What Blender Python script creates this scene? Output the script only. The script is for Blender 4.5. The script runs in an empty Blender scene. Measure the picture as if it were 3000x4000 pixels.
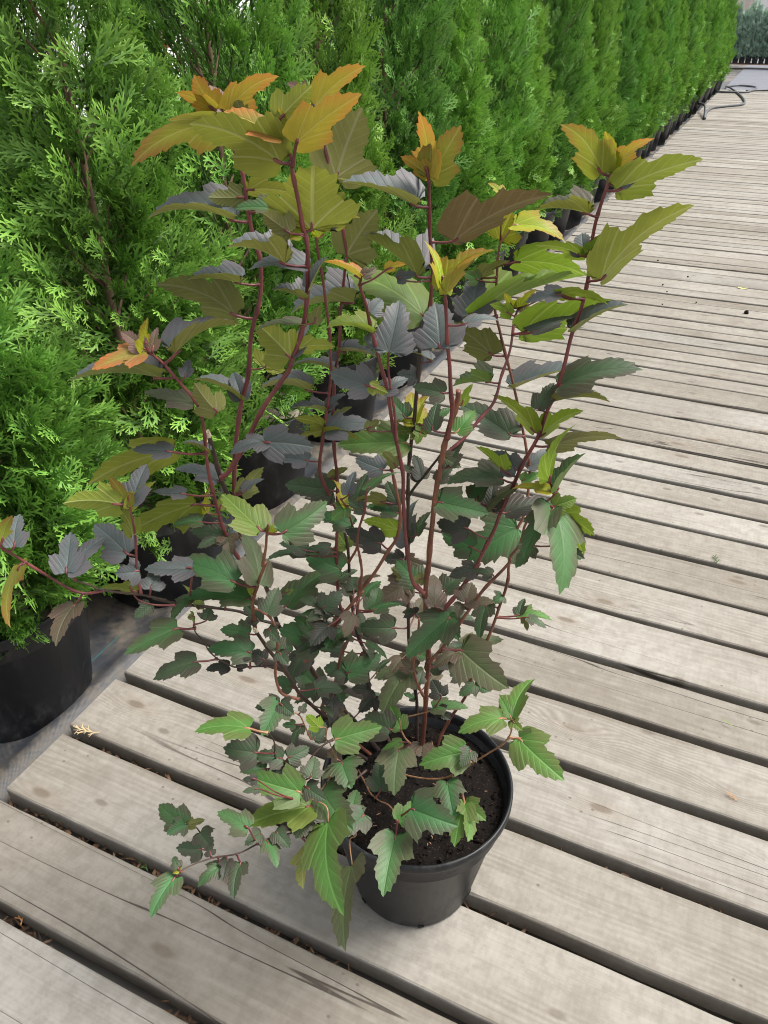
import bpy, bmesh, math, random
import numpy as np
from mathutils import Vector, Matrix

# ------------------------------------------------------------------ camera, sky, sun, exposure
SC = bpy.context.scene
COL = SC.collection
cam_d = bpy.data.cameras.new('camera'); cam_d.sensor_fit = 'HORIZONTAL'; cam_d.sensor_width = 36.0
cam_d.lens = 35.78; cam_d.clip_start = .02; cam_d.clip_end = 900
cam = bpy.data.objects.new('camera', cam_d); COL.objects.link(cam)
cam.location = (0, 0, 1.2)
cam.rotation_euler = (math.radians(90 - 33.247), 0, math.radians(24.535))
SC.camera = cam
SUN_EL, SUN_AZ = math.radians(60), math.radians(58)     # soft high sun behind thin cloud
world = bpy.data.worlds.new('World'); SC.world = world; world.use_nodes = True
wn = world.node_tree; wn.nodes.clear()
w_out = wn.nodes.new('ShaderNodeOutputWorld'); w_bg = wn.nodes.new('ShaderNodeBackground')
w_sky = wn.nodes.new('ShaderNodeTexSky'); w_sky.sky_type = 'NISHITA'; w_sky.sun_disc = False
w_sky.sun_elevation = SUN_EL; w_sky.sun_rotation = SUN_AZ
w_sky.air_density = 1.0; w_sky.dust_density = 4.0; w_sky.ozone_density = 1.0
w_hs = wn.nodes.new('ShaderNodeHueSaturation'); w_hs.inputs['Saturation'].default_value = .22   # white cloud veil
wn.links.new(w_sky.outputs[0], w_hs.inputs['Color']); wn.links.new(w_hs.outputs[0], w_bg.inputs[0])
w_bg.inputs[1].default_value = .11; wn.links.new(w_bg.outputs[0], w_out.inputs[0])
sun_d = bpy.data.lights.new('sun', 'SUN'); sun_d.energy = 2.0; sun_d.angle = math.radians(26); sun_d.color = (1, .95, .87)
sun = bpy.data.objects.new('sun', sun_d); COL.objects.link(sun)
sdir = Vector((math.sin(SUN_AZ) * math.cos(SUN_EL), math.cos(SUN_AZ) * math.cos(SUN_EL), math.sin(SUN_EL)))
sun.rotation_euler = sdir.to_track_quat('Z', 'Y').to_euler()
VS = SC.view_settings; VS.view_transform = 'Standard'; VS.look = 'None'; VS.gamma = 1; VS.use_curve_mapping = False
VS.exposure = 1.28
SC.cycles.filter_width = 1.05; SC.cycles.use_denoising = True; SC.cycles.max_bounces = 8; SC.cycles.transparent_max_bounces = 8

R = random.Random(7)
NP = np.random.default_rng(11)

# ------------------------------------------------------------------ helpers
def tag(o, label=None, cat=None, group=None, kind=None):
    if label: o['label'] = label
    if cat: o['category'] = cat
    if group: o['group'] = group
    if kind: o['kind'] = kind
    return o
def link(name, me, parent=None, loc=None):
    o = bpy.data.objects.new(name, me); COL.objects.link(o)
    if parent is not None: o.parent = parent
    if loc is not None: o.location = loc
    return o
def empty(name, loc, rz=0):
    o = bpy.data.objects.new(name, None); COL.objects.link(o); o.location = loc; o.rotation_euler[2] = rz
    o.empty_display_size = .1
    return o
def copy_tree(o, parent=None):
    c = o.copy(); COL.objects.link(c); c.parent = parent
    for ch in o.children: copy_tree(ch, c)
    return c
def mesh(name, v, f, mats, smooth=True, mi=None, uv=None, attr=None):
    me = bpy.data.meshes.new(name); me.from_pydata([tuple(p) for p in v], [], f)
    for m in (mats if isinstance(mats, (list, tuple)) else [mats]): me.materials.append(m)
    if smooth: me.polygons.foreach_set('use_smooth', [True] * len(me.polygons))
    if mi is not None: me.polygons.foreach_set('material_index', mi)
    if uv is not None:
        l = me.uv_layers.new(name='UVMap'); vi = np.empty(len(me.loops), dtype=np.int32)
        me.loops.foreach_get('vertex_index', vi); l.data.foreach_set('uv', np.asarray(uv, dtype=np.float32)[vi].ravel())
    if attr is not None:
        a = me.attributes.new('tip', 'FLOAT', 'POINT'); a.data.foreach_set('value', np.asarray(attr, dtype=np.float32))
    me.update(); return me
def quads_mesh(name, V, Q, mat, attr=None):
    """big numpy quad mesh"""
    me = bpy.data.meshes.new(name); n = len(Q)
    me.vertices.add(len(V)); me.vertices.foreach_set('co', V.astype(np.float32).ravel())
    me.loops.add(4 * n); me.loops.foreach_set('vertex_index', Q.astype(np.int32).ravel())
    me.polygons.add(n); me.polygons.foreach_set('loop_start', np.arange(0, 4 * n, 4, dtype=np.int32))
    me.materials.append(mat)
    if attr is not None:
        a = me.attributes.new('tip', 'FLOAT', 'POINT'); a.data.foreach_set('value', attr.astype(np.float32))
    me.update(calc_edges=True); return me
def lathe(name, prof, mat, seg=48, wob=0, mi=None):
    v, f = [], []
    for r, z in prof:
        for i in range(seg):
            a = 2 * math.pi * i / seg
            v.append((r * math.cos(a), r * math.sin(a), z))
    for j in range(len(prof) - 1):
        for i in range(seg):
            k = (i + 1) % seg
            f.append((j * seg + i, j * seg + k, (j + 1) * seg + k, (j + 1) * seg + i))
    return mesh(name, v, f, mat)
def spline(pts, n):
    P = [Vector(p) for p in pts]; out = []
    for i in range(len(P) - 1):
        a = P[max(i - 1, 0)]; b = P[i]; c = P[i + 1]; d = P[min(i + 2, len(P) - 1)]
        for k in range(n):
            t = k / n
            out.append(.5 * ((2 * b) + (c - a) * t + (2 * a - 5 * b + 4 * c - d) * t * t + (3 * b - a - 3 * c + d) * t ** 3))
    out.append(P[-1]); return out
def tube(pts, rads, seg=8, v0=0, cap=True):
    """vertices and faces of a tapered tube"""
    v, f = [], []; prev = None; n = len(pts)
    for i, p in enumerate(pts):
        t = (pts[min(i + 1, n - 1)] - pts[max(i - 1, 0)])
        t = t.normalized() if t.length > 1e-9 else Vector((0, 0, 1))
        if prev is None: u = t.orthogonal().normalized()
        else:
            u = prev - t * prev.dot(t)
            u = u.normalized() if u.length > 1e-6 else t.orthogonal().normalized()
        prev = u; w = t.cross(u)
        for k in range(seg):
            a = 2 * math.pi * k / seg
            v.append(p + (u * math.cos(a) + w * math.sin(a)) * rads[i])
    for i in range(n - 1):
        for k in range(seg):
            q = (k + 1) % seg
            f.append((v0 + i * seg + k, v0 + i * seg + q, v0 + (i + 1) * seg + q, v0 + (i + 1) * seg + k))
    if cap:
        f.append(tuple(v0 + k for k in reversed(range(seg)))); f.append(tuple(v0 + (n - 1) * seg + k for k in range(seg)))
    return v, f
def box(x0, x1, y0, y1, z0, z1):
    v = [(x0, y0, z0), (x1, y0, z0), (x1, y1, z0), (x0, y1, z0), (x0, y0, z1), (x1, y0, z1), (x1, y1, z1), (x0, y1, z1)]
    return v, [(0, 3, 2, 1), (4, 5, 6, 7), (0, 1, 5, 4), (1, 2, 6, 5), (2, 3, 7, 6), (3, 0, 4, 7)]

# ------------------------------------------------------------------ materials
class NT:
    def __init__(s, name):
        s.m = bpy.data.materials.new(name); s.m.use_nodes = True; s.t = s.m.node_tree; s.t.nodes.clear()
        s.out = s.n('OutputMaterial'); s.b = s.n('BsdfPrincipled'); s.l(s.b.outputs[0], s.out.inputs[0])
    def n(s, k): return s.t.nodes.new('ShaderNode' + k)
    def l(s, a, b): s.t.links.new(a, b)
    def put(s, sock, v):
        if isinstance(v, bpy.types.NodeSocket): s.l(v, sock)
        elif isinstance(v, (tuple, list)) and len(v) == 3 and sock.type == 'RGBA': sock.default_value = (*v, 1)
        else: sock.default_value = v
    def math(s, op, a, b=0, c=0, clamp=False):
        q = s.n('Math'); q.operation = op; q.use_clamp = clamp
        for i, x in enumerate((a, b, c)): s.put(q.inputs[i], x)
        return q.outputs[0]
    def mix(s, f, a, b, mode='MIX'):
        q = s.n('MixRGB'); q.blend_type = mode
        s.put(q.inputs[0], f); s.put(q.inputs[1], a); s.put(q.inputs[2], b); return q.outputs[0]
    def ramp(s, f, stops, interp='LINEAR'):
        q = s.n('ValToRGB'); q.color_ramp.interpolation = interp; e = q.color_ramp.elements
        while len(e) < len(stops): e.new(.5)
        for x, (p, c) in zip(e, stops): x.position = p; x.color = (*c, 1) if len(c) == 3 else c
        s.put(q.inputs[0], f); return q.outputs[0]
    def smooth(s, x, a, b):
        q = s.n('MapRange'); q.interpolation_type = 'SMOOTHSTEP'; s.put(q.inputs[0], x); s.put(q.inputs[1], a); s.put(q.inputs[2], b); return q.outputs[0]
    def noise(s, vec, scale, detail=4, rough=.55, dist=0):
        q = s.n('TexNoise'); q.inputs['Scale'].default_value = scale; q.inputs['Detail'].default_value = detail
        q.inputs['Roughness'].default_value = rough; q.inputs['Distortion'].default_value = dist
        if vec is not None: s.l(vec, q.inputs['Vector'])
        return q.outputs[0]
    def vor(s, vec, scale, out=0, feat='F1'):
        q = s.n('TexVoronoi'); q.feature = feat; q.voronoi_dimensions = '2D'; q.inputs['Scale'].default_value = scale
        if vec is not None: s.l(vec, q.inputs['Vector'])
        return q.outputs[out]
    def obj(s):
        return s.n('TexCoord').outputs['Object']
    def map(s, vec, sc=(1, 1, 1), loc=(0, 0, 0), rot=(0, 0, 0)):
        q = s.n('Mapping'); s.l(vec, q.inputs[0]); q.inputs['Scale'].default_value = sc; q.inputs['Rotation'].default_value = rot
        s.put(q.inputs['Location'], loc); return q.outputs[0]
    def bump(s, h, strength=.3, dist=.01, prev=None):
        q = s.n('Bump'); q.inputs['Strength'].default_value = strength; q.inputs['Distance'].default_value = dist
        s.l(h, q.inputs['Height'])
        if prev is not None: s.l(prev, q.inputs['Normal'])
        return q.outputs[0]
    def set(s, **k):
        for a, v in k.items(): s.put(s.b.inputs[a.replace('_', ' ')], v)
        return s
def plain(name, c, rough=.6, var=.25, sc=30, spec=.4):
    m = NT(name); nz = m.noise(m.obj(), sc)
    m.set(Base_Color=m.mix(nz, tuple(x * (1 - var) for x in c), tuple(x * (1 + var) for x in c)), Roughness=rough, Specular_IOR_Level=spec)
    m.l(m.bump(nz, .15, .002), m.b.inputs['Normal']); return m.m

def wood_mat(name, warm=0.0, seedx=0):
    """weathered grey-beige softwood: growth rings, knots, saw marks, checks and water stains"""
    m = NT(name)
    oi = m.n('ObjectInfo'); rnd = oi.outputs['Random']
    P = m.obj()
    cmb = m.n('CombineXYZ'); m.l(m.math('MULTIPLY', rnd, 37.0), cmb.inputs[0]); m.l(m.math('MULTIPLY', rnd, 91.0), cmb.inputs[1]); m.l(m.math('MULTIPLY', rnd, 13.0), cmb.inputs[2])
    Q = m.map(P, loc=cmb.outputs[0])
    # knots warp the grain
    kn = m.n('TexVoronoi'); kn.voronoi_dimensions = '2D'; kn.inputs['Scale'].default_value = 1.0; kn.inputs['Randomness'].default_value = .9
    m.l(m.map(Q, (2.4, 6.5, 1)), kn.inputs['Vector']); kd = kn.outputs['Distance']
    warp = m.smooth(kd, .28, 0.0)
    w1 = m.noise(m.map(Q, (1.1, 5, 5)), 1.0, 3)
    sx = m.n('SeparateXYZ'); m.l(Q, sx.inputs[0])
    ycoord = m.math('ADD', m.math('MULTIPLY', sx.outputs[1], 1.0), m.math('ADD', m.math('MULTIPLY', w1, .10), m.math('MULTIPLY', warp, .03)))
    ringf = m.math('ADD', 55.0, m.math('MULTIPLY', rnd, 120.0))
    ring = m.math('MULTIPLY', m.math('ADD', m.math('SINE', m.math('MULTIPLY', ycoord, m.math('MULTIPLY', ringf, 6.0))), 1), .5)
    ringm = m.math('MULTIPLY', ring, m.smooth(m.noise(m.map(Q, (.7, 6, 6)), 1.6, 2), .35, .7))
    fine = m.noise(m.map(Q, (5, 260, 60)), 1.0, 3, .6)
    fine2 = m.noise(m.map(Q, (1.6, 70, 30)), 1.0, 3, .6)
    blot = m.noise(Q, 5.5, 5, .6)
    big = m.noise(Q, 1.7, 3, .6)
    base = m.ramp(fine2, [(.25, (.205, .188, .160)), (.5, (.262, .245, .215)), (.8, (.325, .308, .278))])
    base = m.mix(m.math('MULTIPLY', m.smooth(fine, .35, .7), .30), base, (.38, .36, .33))
    base = m.mix(m.math('MULTIPLY', ringm, .48), base, (.135, .112, .085))
    base = m.mix(m.math('MULTIPLY', m.smooth(blot, .52, .72), .45), base, (.15, .128, .102))
    base = m.mix(m.math('MULTIPLY', m.smooth(big, .42, .66), .50), base, (.40, .385, .355))
    mott = m.noise(Q, 38, 5, .7)
    base = m.mix(m.math('MULTIPLY', m.smooth(mott, .38, .66), .42), base, (.150, .132, .108))
    base = m.mix(.20, base, (.215, .212, .205))
    pxy = m.n('SeparateXYZ'); m.l(P, pxy.inputs[0])
    edg = m.math('MULTIPLY', m.smooth(m.math('ABSOLUTE', pxy.outputs[1]), .050, .074), m.smooth(m.noise(m.map(Q, (3, 20, 1)), 1.0, 4, .65), .38, .66))
    base = m.mix(m.math('MULTIPLY', edg, .55), base, (.13, .108, .085))
    tone = m.ramp(m.math('FRACT', m.math('MULTIPLY', rnd, 7.31)), [(0, (.74, .71, .67)), (.35, (.88, .86, .83)), (.7, (1.0, .99, .975)), (1, (.83, .83, .83))])
    base = m.mix(1, base, tone, 'MULTIPLY')
    core = m.smooth(kd, .070, .030)
    kcol = m.n('SeparateXYZ'); m.l(kn.outputs['Color'], kcol.inputs[0])
    some = m.smooth(kcol.outputs[0], .50, .56)
    base = m.mix(m.math('MULTIPLY', m.math('MULTIPLY', core, some), .78), base, (.095, .070, .050))
    halo = m.math('MULTIPLY', m.math('MULTIPLY', m.smooth(kd, .2, .08), some), .28)
    base = m.mix(halo, base, (.20, .165, .13))
    k2 = m.n('TexVoronoi'); k2.voronoi_dimensions = '2D'; k2.inputs['Scale'].default_value = 1.0; m.l(m.map(Q, (4.3, 9.5, 1), (3.7, 1.9, 0)), k2.inputs['Vector'])
    k2c = m.n('SeparateXYZ'); m.l(k2.outputs['Color'], k2c.inputs[0])
    base = m.mix(m.math('MULTIPLY', m.math('MULTIPLY', m.smooth(k2.outputs['Distance'], .085, .03), m.smooth(k2c.outputs[1], .62, .68)), .65), base, (.10, .082, .065))
    # drying checks
    ck = m.noise(m.map(Q, (.55, 16, 4)), 1.0, 2, .4)
    chk = m.smooth(m.math('ABSOLUTE', m.math('SUBTRACT', ck, .5)), .0055, .0015)
    chk = m.math('MULTIPLY', chk, m.smooth(m.noise(m.map(Q, (.9, 3, 3), (5, 1, 2)), 1, 2), .53, .60))
    base = m.mix(m.math('MULTIPLY', chk, .85), base, (.035, .028, .022))
    # dirt specks
    sp = m.smooth(m.vor(m.map(Q, (1, 1.25, 1)), 19.0), .075, .03); spm = m.smooth(m.noise(Q, 7, 2), .56, .62)
    base = m.mix(m.math('MULTIPLY', m.math('MULTIPLY', sp, spm), .7), base, (.09, .075, .06))
    saw = m.math('SINE', m.math('ADD', m.math('MULTIPLY', sx.outputs[0], 620.0), m.math('MULTIPLY', blot, 9)))
    h = m.math('ADD', m.math('MULTIPLY', fine, .5), m.math('ADD', m.math('MULTIPLY', ringm, .35), m.math('SUBTRACT', m.math('MULTIPLY', saw, .05), m.math('MULTIPLY', chk, 1.6))))
    m.set(Base_Color=base, Roughness=.78, Specular_IOR_Level=.25)
    m.l(m.bump(h, .55, .0022), m.b.inputs['Normal'])
    return m.m

def bark_mat(name, a, b, rough=.45, lent=.4):
    m = NT(name); P = m.obj()
    nz = m.noise(m.map(P, (60, 60, 18)), 1.0, 4); n2 = m.noise(P, 260, 2)
    c = m.mix(m.smooth(nz, .3, .7), a, b)
    c = m.mix(m.math('MULTIPLY', m.smooth(n2, .62, .72), lent), c, tuple(min(1, x * 1.9 + .03) for x in b))
    m.set(Base_Color=c, Roughness=rough, Specular_IOR_Level=.5)
    m.l(m.bump(m.math('ADD', nz, m.math('MULTIPLY', n2, .3)), .35, .001), m.b.inputs['Normal']); return m.m

def leaf_mat(name, top, under, vein_t, vein_u, trans=.28, rough=.42, edge=None, spec=.3, glow=None, top2=None):
    """two-faced blade with palmate and pinnate veins drawn from the blade's own UVs"""
    m = NT(name); uv = m.n('TexCoord').outputs['UV']
    s = m.n('SeparateXYZ'); m.l(uv, s.inputs[0])
    x = m.math('ABSOLUTE', m.math('SUBTRACT', s.outputs[0], .5)); y = s.outputs[1]
    mid = m.smooth(x, .030, .012)
    # side primaries leaving the base at ~38 degrees
    d1 = m.math('ABSOLUTE', m.math('SUBTRACT', x, m.math('MULTIPLY', y, .86))); pr = m.math('MULTIPLY', m.smooth(d1, .028, .010), m.smooth(y, .52, .46))
    k = m.math('FRACT', m.math('MULTIPLY', m.math('SUBTRACT', y, m.math('MULTIPLY', x, .95)), 7.0))
    sec = m.smooth(m.math('ABSOLUTE', m.math('SUBTRACT', k, .5)), .12, .04)
    sec = m.math('MULTIPLY', sec, m.smooth(y, .08, .2))
    k3 = m.math('FRACT', m.math('MULTIPLY', m.math('ADD', m.math('MULTIPLY', x, 1.0), m.math('MULTIPLY', y, .35)), 16.0))
    ter = m.math('MULTIPLY', m.smooth(m.math('ABSOLUTE', m.math('SUBTRACT', k3, .5)), .16, .04), .10)
    vein = m.math('MAXIMUM', m.math('MAXIMUM', mid, pr), m.math('MAXIMUM', m.math('MULTIPLY', sec, .42), ter))
    rnd = m.n('ObjectInfo').outputs['Random']
    obn = m.noise(m.obj(), 45, 3)
    bf = m.n('NewGeometry').outputs['Backfacing']
    t = m.mix(m.math('MULTIPLY', vein, .75), m.mix(m.smooth(m.math('ADD', m.math('SUBTRACT', m.math('ADD', x, m.math('MULTIPLY', y, .12)), m.math('MULTIPLY', vein, .10)), m.math('MULTIPLY', m.math('SUBTRACT', m.noise(m.obj(), 26, 4, .65), .5), .55)), .10, .36), m.mix(obn, tuple(c * .70 for c in top), tuple(c * 1.40 for c in top)), top2 if top2 else tuple(c * 1.1 for c in top)), vein_t)
    u = m.mix(m.math('MULTIPLY', vein, .85), m.mix(obn, tuple(c * .70 for c in under), tuple(c * 1.30 for c in under)), vein_u)
    if edge is not None:                       # young blades are flushed towards tip and margin
        e = m.math('MULTIPLY', m.smooth(m.math('ADD', m.math('MULTIPLY', y, .75), m.math('MULTIPLY', x, .9)), .38, .95), m.math('ADD', .55, m.math('MULTIPLY', obn, .9)))
        e = m.math('MULTIPLY', e, m.math('SUBTRACT', 1.0, m.math('MULTIPLY', vein, .4)), clamp=True)
        t = m.mix(e, t, edge); u = m.mix(m.math('MULTIPLY', e, .9), u, edge)
    col = m.mix(bf, t, u)
    hs = m.n('HueSaturation'); m.l(col, hs.inputs['Color'])
    m.l(m.math('ADD', .485, m.math('MULTIPLY', rnd, .03)), hs.inputs['Hue'])
    m.l(m.math('ADD', .92, m.math('MULTIPLY', m.math('FRACT', m.math('MULTIPLY', rnd, 5.7)), .45)), hs.inputs['Value'])
    col = hs.outputs[0]
    m.set(Base_Color=col, Roughness=rough, Specular_IOR_Level=spec)
    quilt = m.math('MULTIPLY', m.math('ABSOLUTE', m.math('SUBTRACT', k, .5)), m.smooth(x, .0, .12))
    hgt = m.math('SUBTRACT', m.math('ADD', m.math('MULTIPLY', obn, .5), m.math('MULTIPLY', quilt, .40)), m.math('MULTIPLY', vein, .5))
    nb = m.bump(hgt, .42, .0018); m.l(nb, m.b.inputs['Normal'])
    tr = m.n('BsdfTranslucent'); m.l(m.mix(.25, col, glow if glow else under), tr.inputs[0]); m.l(nb, tr.inputs['Normal'])
    mx = m.n('MixShader'); mx.inputs[0].default_value = trans
    m.l(m.b.outputs[0], mx.inputs[1]); m.l(tr.outputs[0], mx.inputs[2]); m.l(mx.outputs[0], m.out.inputs[0])
    return m.m

def frond_mat(name, dark, mid, tip, trans=.16):
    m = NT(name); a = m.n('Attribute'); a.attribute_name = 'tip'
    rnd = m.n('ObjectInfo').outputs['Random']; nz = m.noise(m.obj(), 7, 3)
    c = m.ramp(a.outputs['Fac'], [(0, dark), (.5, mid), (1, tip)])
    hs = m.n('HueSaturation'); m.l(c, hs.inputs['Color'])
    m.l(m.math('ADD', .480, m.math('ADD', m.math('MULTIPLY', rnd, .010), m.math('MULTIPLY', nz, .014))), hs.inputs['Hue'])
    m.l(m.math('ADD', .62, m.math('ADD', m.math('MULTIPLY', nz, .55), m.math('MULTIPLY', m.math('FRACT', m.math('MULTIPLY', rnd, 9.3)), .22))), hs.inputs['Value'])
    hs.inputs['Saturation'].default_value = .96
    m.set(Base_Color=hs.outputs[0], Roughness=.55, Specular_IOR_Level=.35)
    tr = m.n('BsdfTranslucent'); m.l(hs.outputs[0], tr.inputs[0])
    mx = m.n('MixShader'); mx.inputs[0].default_value = trans
    m.l(m.b.outputs[0], mx.inputs[1]); m.l(tr.outputs[0], mx.inputs[2]); m.l(mx.outputs[0], m.out.inputs[0])
    return m.m

def plastic_mat(name, dust=.5):
    m = NT(name); P = m.obj()
    n1 = m.noise(P, 9, 5, .65); n2 = m.noise(m.map(P, (1, 1, .35)), 40, 4, .7)
    d = m.math('MULTIPLY', m.smooth(n1, .45, .75), m.smooth(n2, .35, .75))
    c = m.mix(m.math('MULTIPLY', d, dust), (.010, .011, .0130), (.13, .13, .128))
    m.set(Base_Color=c, Roughness=m.math('ADD', .40, m.math('MULTIPLY', d, .4)), Specular_IOR_Level=.32)
    m.l(m.bump(n2, .12, .002), m.b.inputs['Normal']); return m.m

def fabric_mat(name):
    """black woven ground cover, dusty, with a coloured guide thread"""
    m = NT(name); P = m.obj(); s = m.n('SeparateXYZ'); m.l(P, s.inputs[0])
    wx = m.math('SINE', m.math('MULTIPLY', s.outputs[0], 1900.0)); wy = m.math('SINE', m.math('MULTIPLY', s.outputs[1], 1900.0))
    wv = m.math('MULTIPLY', wx, wy)
    n1 = m.noise(P, 3.2, 5, .62); n2 = m.noise(P, 26, 5, .7)
    c = m.mix(m.math('MULTIPLY', m.math('ADD', wv, 1), .5), (.024, .027, .034), (.052, .058, .070))
    dirt = m.math('MULTIPLY', m.smooth(n1, .38, .60), m.smooth(n2, .30, .64))
    c = m.mix(m.math('MULTIPLY', dirt, .85), c, (.20, .165, .12))
    th = m.math('FRACT', m.math('MULTIPLY', m.math('ADD', s.outputs[0], .02), 3.1))
    thread = m.math('MULTIPLY', m.smooth(m.math('ABSOLUTE', m.math('SUBTRACT', th, .5)), .006, .004), m.smooth(n2, .62, .4))
    c = m.mix(m.math('MULTIPLY', thread, .7), c, (.02, .16, .16))
    m.set(Base_Color=c, Roughness=m.math('ADD', .42, m.math('MULTIPLY', dirt, .5)), Specular_IOR_Level=.5)
    m.l(m.bump(m.math('ADD', m.math('MULTIPLY', wv, .2), n2), .3, .004), m.b.inputs['Normal']); return m.m

M = {}
M['wood'] = wood_mat('weathered_plank_wood')
M['joist'] = plain('dark_joist_wood', (.05, .042, .034), .9)
M['plastic'] = plastic_mat('black_pot_plastic', .55)
M['plastic_dusty'] = plastic_mat('dusty_black_pot_plastic', .8)
M['fabric'] = fabric_mat('woven_ground_fabric')
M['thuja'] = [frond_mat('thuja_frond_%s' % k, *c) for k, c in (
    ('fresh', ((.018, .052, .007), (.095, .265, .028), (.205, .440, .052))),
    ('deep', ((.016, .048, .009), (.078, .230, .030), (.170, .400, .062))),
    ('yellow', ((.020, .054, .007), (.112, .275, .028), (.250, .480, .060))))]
M['juniper'] = frond_mat('blue_juniper_frond', (.09, .15, .10), (.27, .41, .31), (.50, .66, .53))
M['thuja_wood'] = bark_mat('thuja_bark', (.10, .062, .042), (.24, .15, .09), .8, .2)
M['bark_k'] = bark_mat('old_cane_bark', (.022, .014, .012), (.065, .038, .028), .55)
M['bark_b'] = bark_mat('brown_cane_bark', (.10, .034, .022), (.22, .085, .05), .42)
M['bark_p'] = bark_mat('red_cane_bark', (.085, .017, .019), (.19, .048, .046), .42, .2)
M['bark_r'] = bark_mat('dark_red_cane_bark', (.085, .016, .016), (.17, .038, .034), .38, .25)
M['bark_y'] = bark_mat('young_twig_bark', (.24, .11, .055), (.36, .20, .10), .42, .25)
M['cut'] = plain('pale_cut_wood', (.55, .47, .34), .8)
PU = (.058, .070, .074); OL = (.165, .175, .030)
LM = {
 'P': leaf_mat('leaf_purple', (.062, .080, .080), (.15, .165, .032), (.085, .095, .09), (.23, .24, .085), .20, .50, spec=.42, top2=(.084, .080, .086)),
 'L': leaf_mat('leaf_olive', (.060, .078, .040), (.185, .210, .026), (.12, .13, .07), (.27, .29, .09), .32, .44, top2=(.08, .07, .05)),
 'M': leaf_mat('leaf_dull_olive', (.07, .092, .044), (.135, .142, .036), (.11, .12, .065), (.20, .20, .09), .24, .46, top2=(.07, .062, .042)),
 'O': leaf_mat('leaf_orange_flush', (.21, .17, .035), (.30, .235, .026), (.32, .24, .07), (.34, .28, .06), .36, .45, edge=(.40, .11, .036), top2=(.26, .11, .04)),
 'N': leaf_mat('leaf_amber', (.14, .15, .03), (.20, .215, .024), (.24, .23, .07), (.28, .28, .07), .34, .45, edge=(.24, .075, .030), top2=(.18, .12, .04)),
 'R': leaf_mat('leaf_pink_flush', (.17, .135, .10), (.22, .17, .05), (.28, .2, .13), (.3, .25, .1), .30, .48, edge=(.20, .105, .095), top2=(.2, .12, .1)),
 'Y': leaf_mat('leaf_young_yellow', (.22, .27, .020), (.26, .295, .016), (.34, .38, .06), (.38, .40, .06), .38, .44, edge=(.25, .115, .03), top2=(.28, .27, .02)),
 'W': leaf_mat('leaf_yellow_green', (.095, .150, .024), (.165, .245, .022), (.18, .25, .06), (.27, .34, .07), .34, .44, top2=(.12, .15, .03)),
 'V': leaf_mat('leaf_bright_green', (.072, .170, .036), (.12, .21, .033), (.13, .25, .07), (.24, .33, .1), .28, .45, top2=(.095, .130, .040)),
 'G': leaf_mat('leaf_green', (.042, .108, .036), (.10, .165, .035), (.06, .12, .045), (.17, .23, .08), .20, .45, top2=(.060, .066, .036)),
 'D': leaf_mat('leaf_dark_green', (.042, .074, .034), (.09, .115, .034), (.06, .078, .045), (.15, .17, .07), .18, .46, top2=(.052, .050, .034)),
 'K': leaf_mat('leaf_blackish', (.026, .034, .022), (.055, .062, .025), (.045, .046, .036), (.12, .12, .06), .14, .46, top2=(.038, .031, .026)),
 'B': leaf_mat('leaf_bronze', (.078, .070, .042), (.13, .10, .035), (.13, .10, .065), (.19, .16, .08), .20, .48, top2=(.095, .064, .046)),
 'E': leaf_mat('leaf_bronze_green', (.072, .100, .042), (.13, .16, .04), (.11, .13, .065), (.2, .22, .09), .22, .48, top2=(.096, .092, .054)),
}
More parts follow.
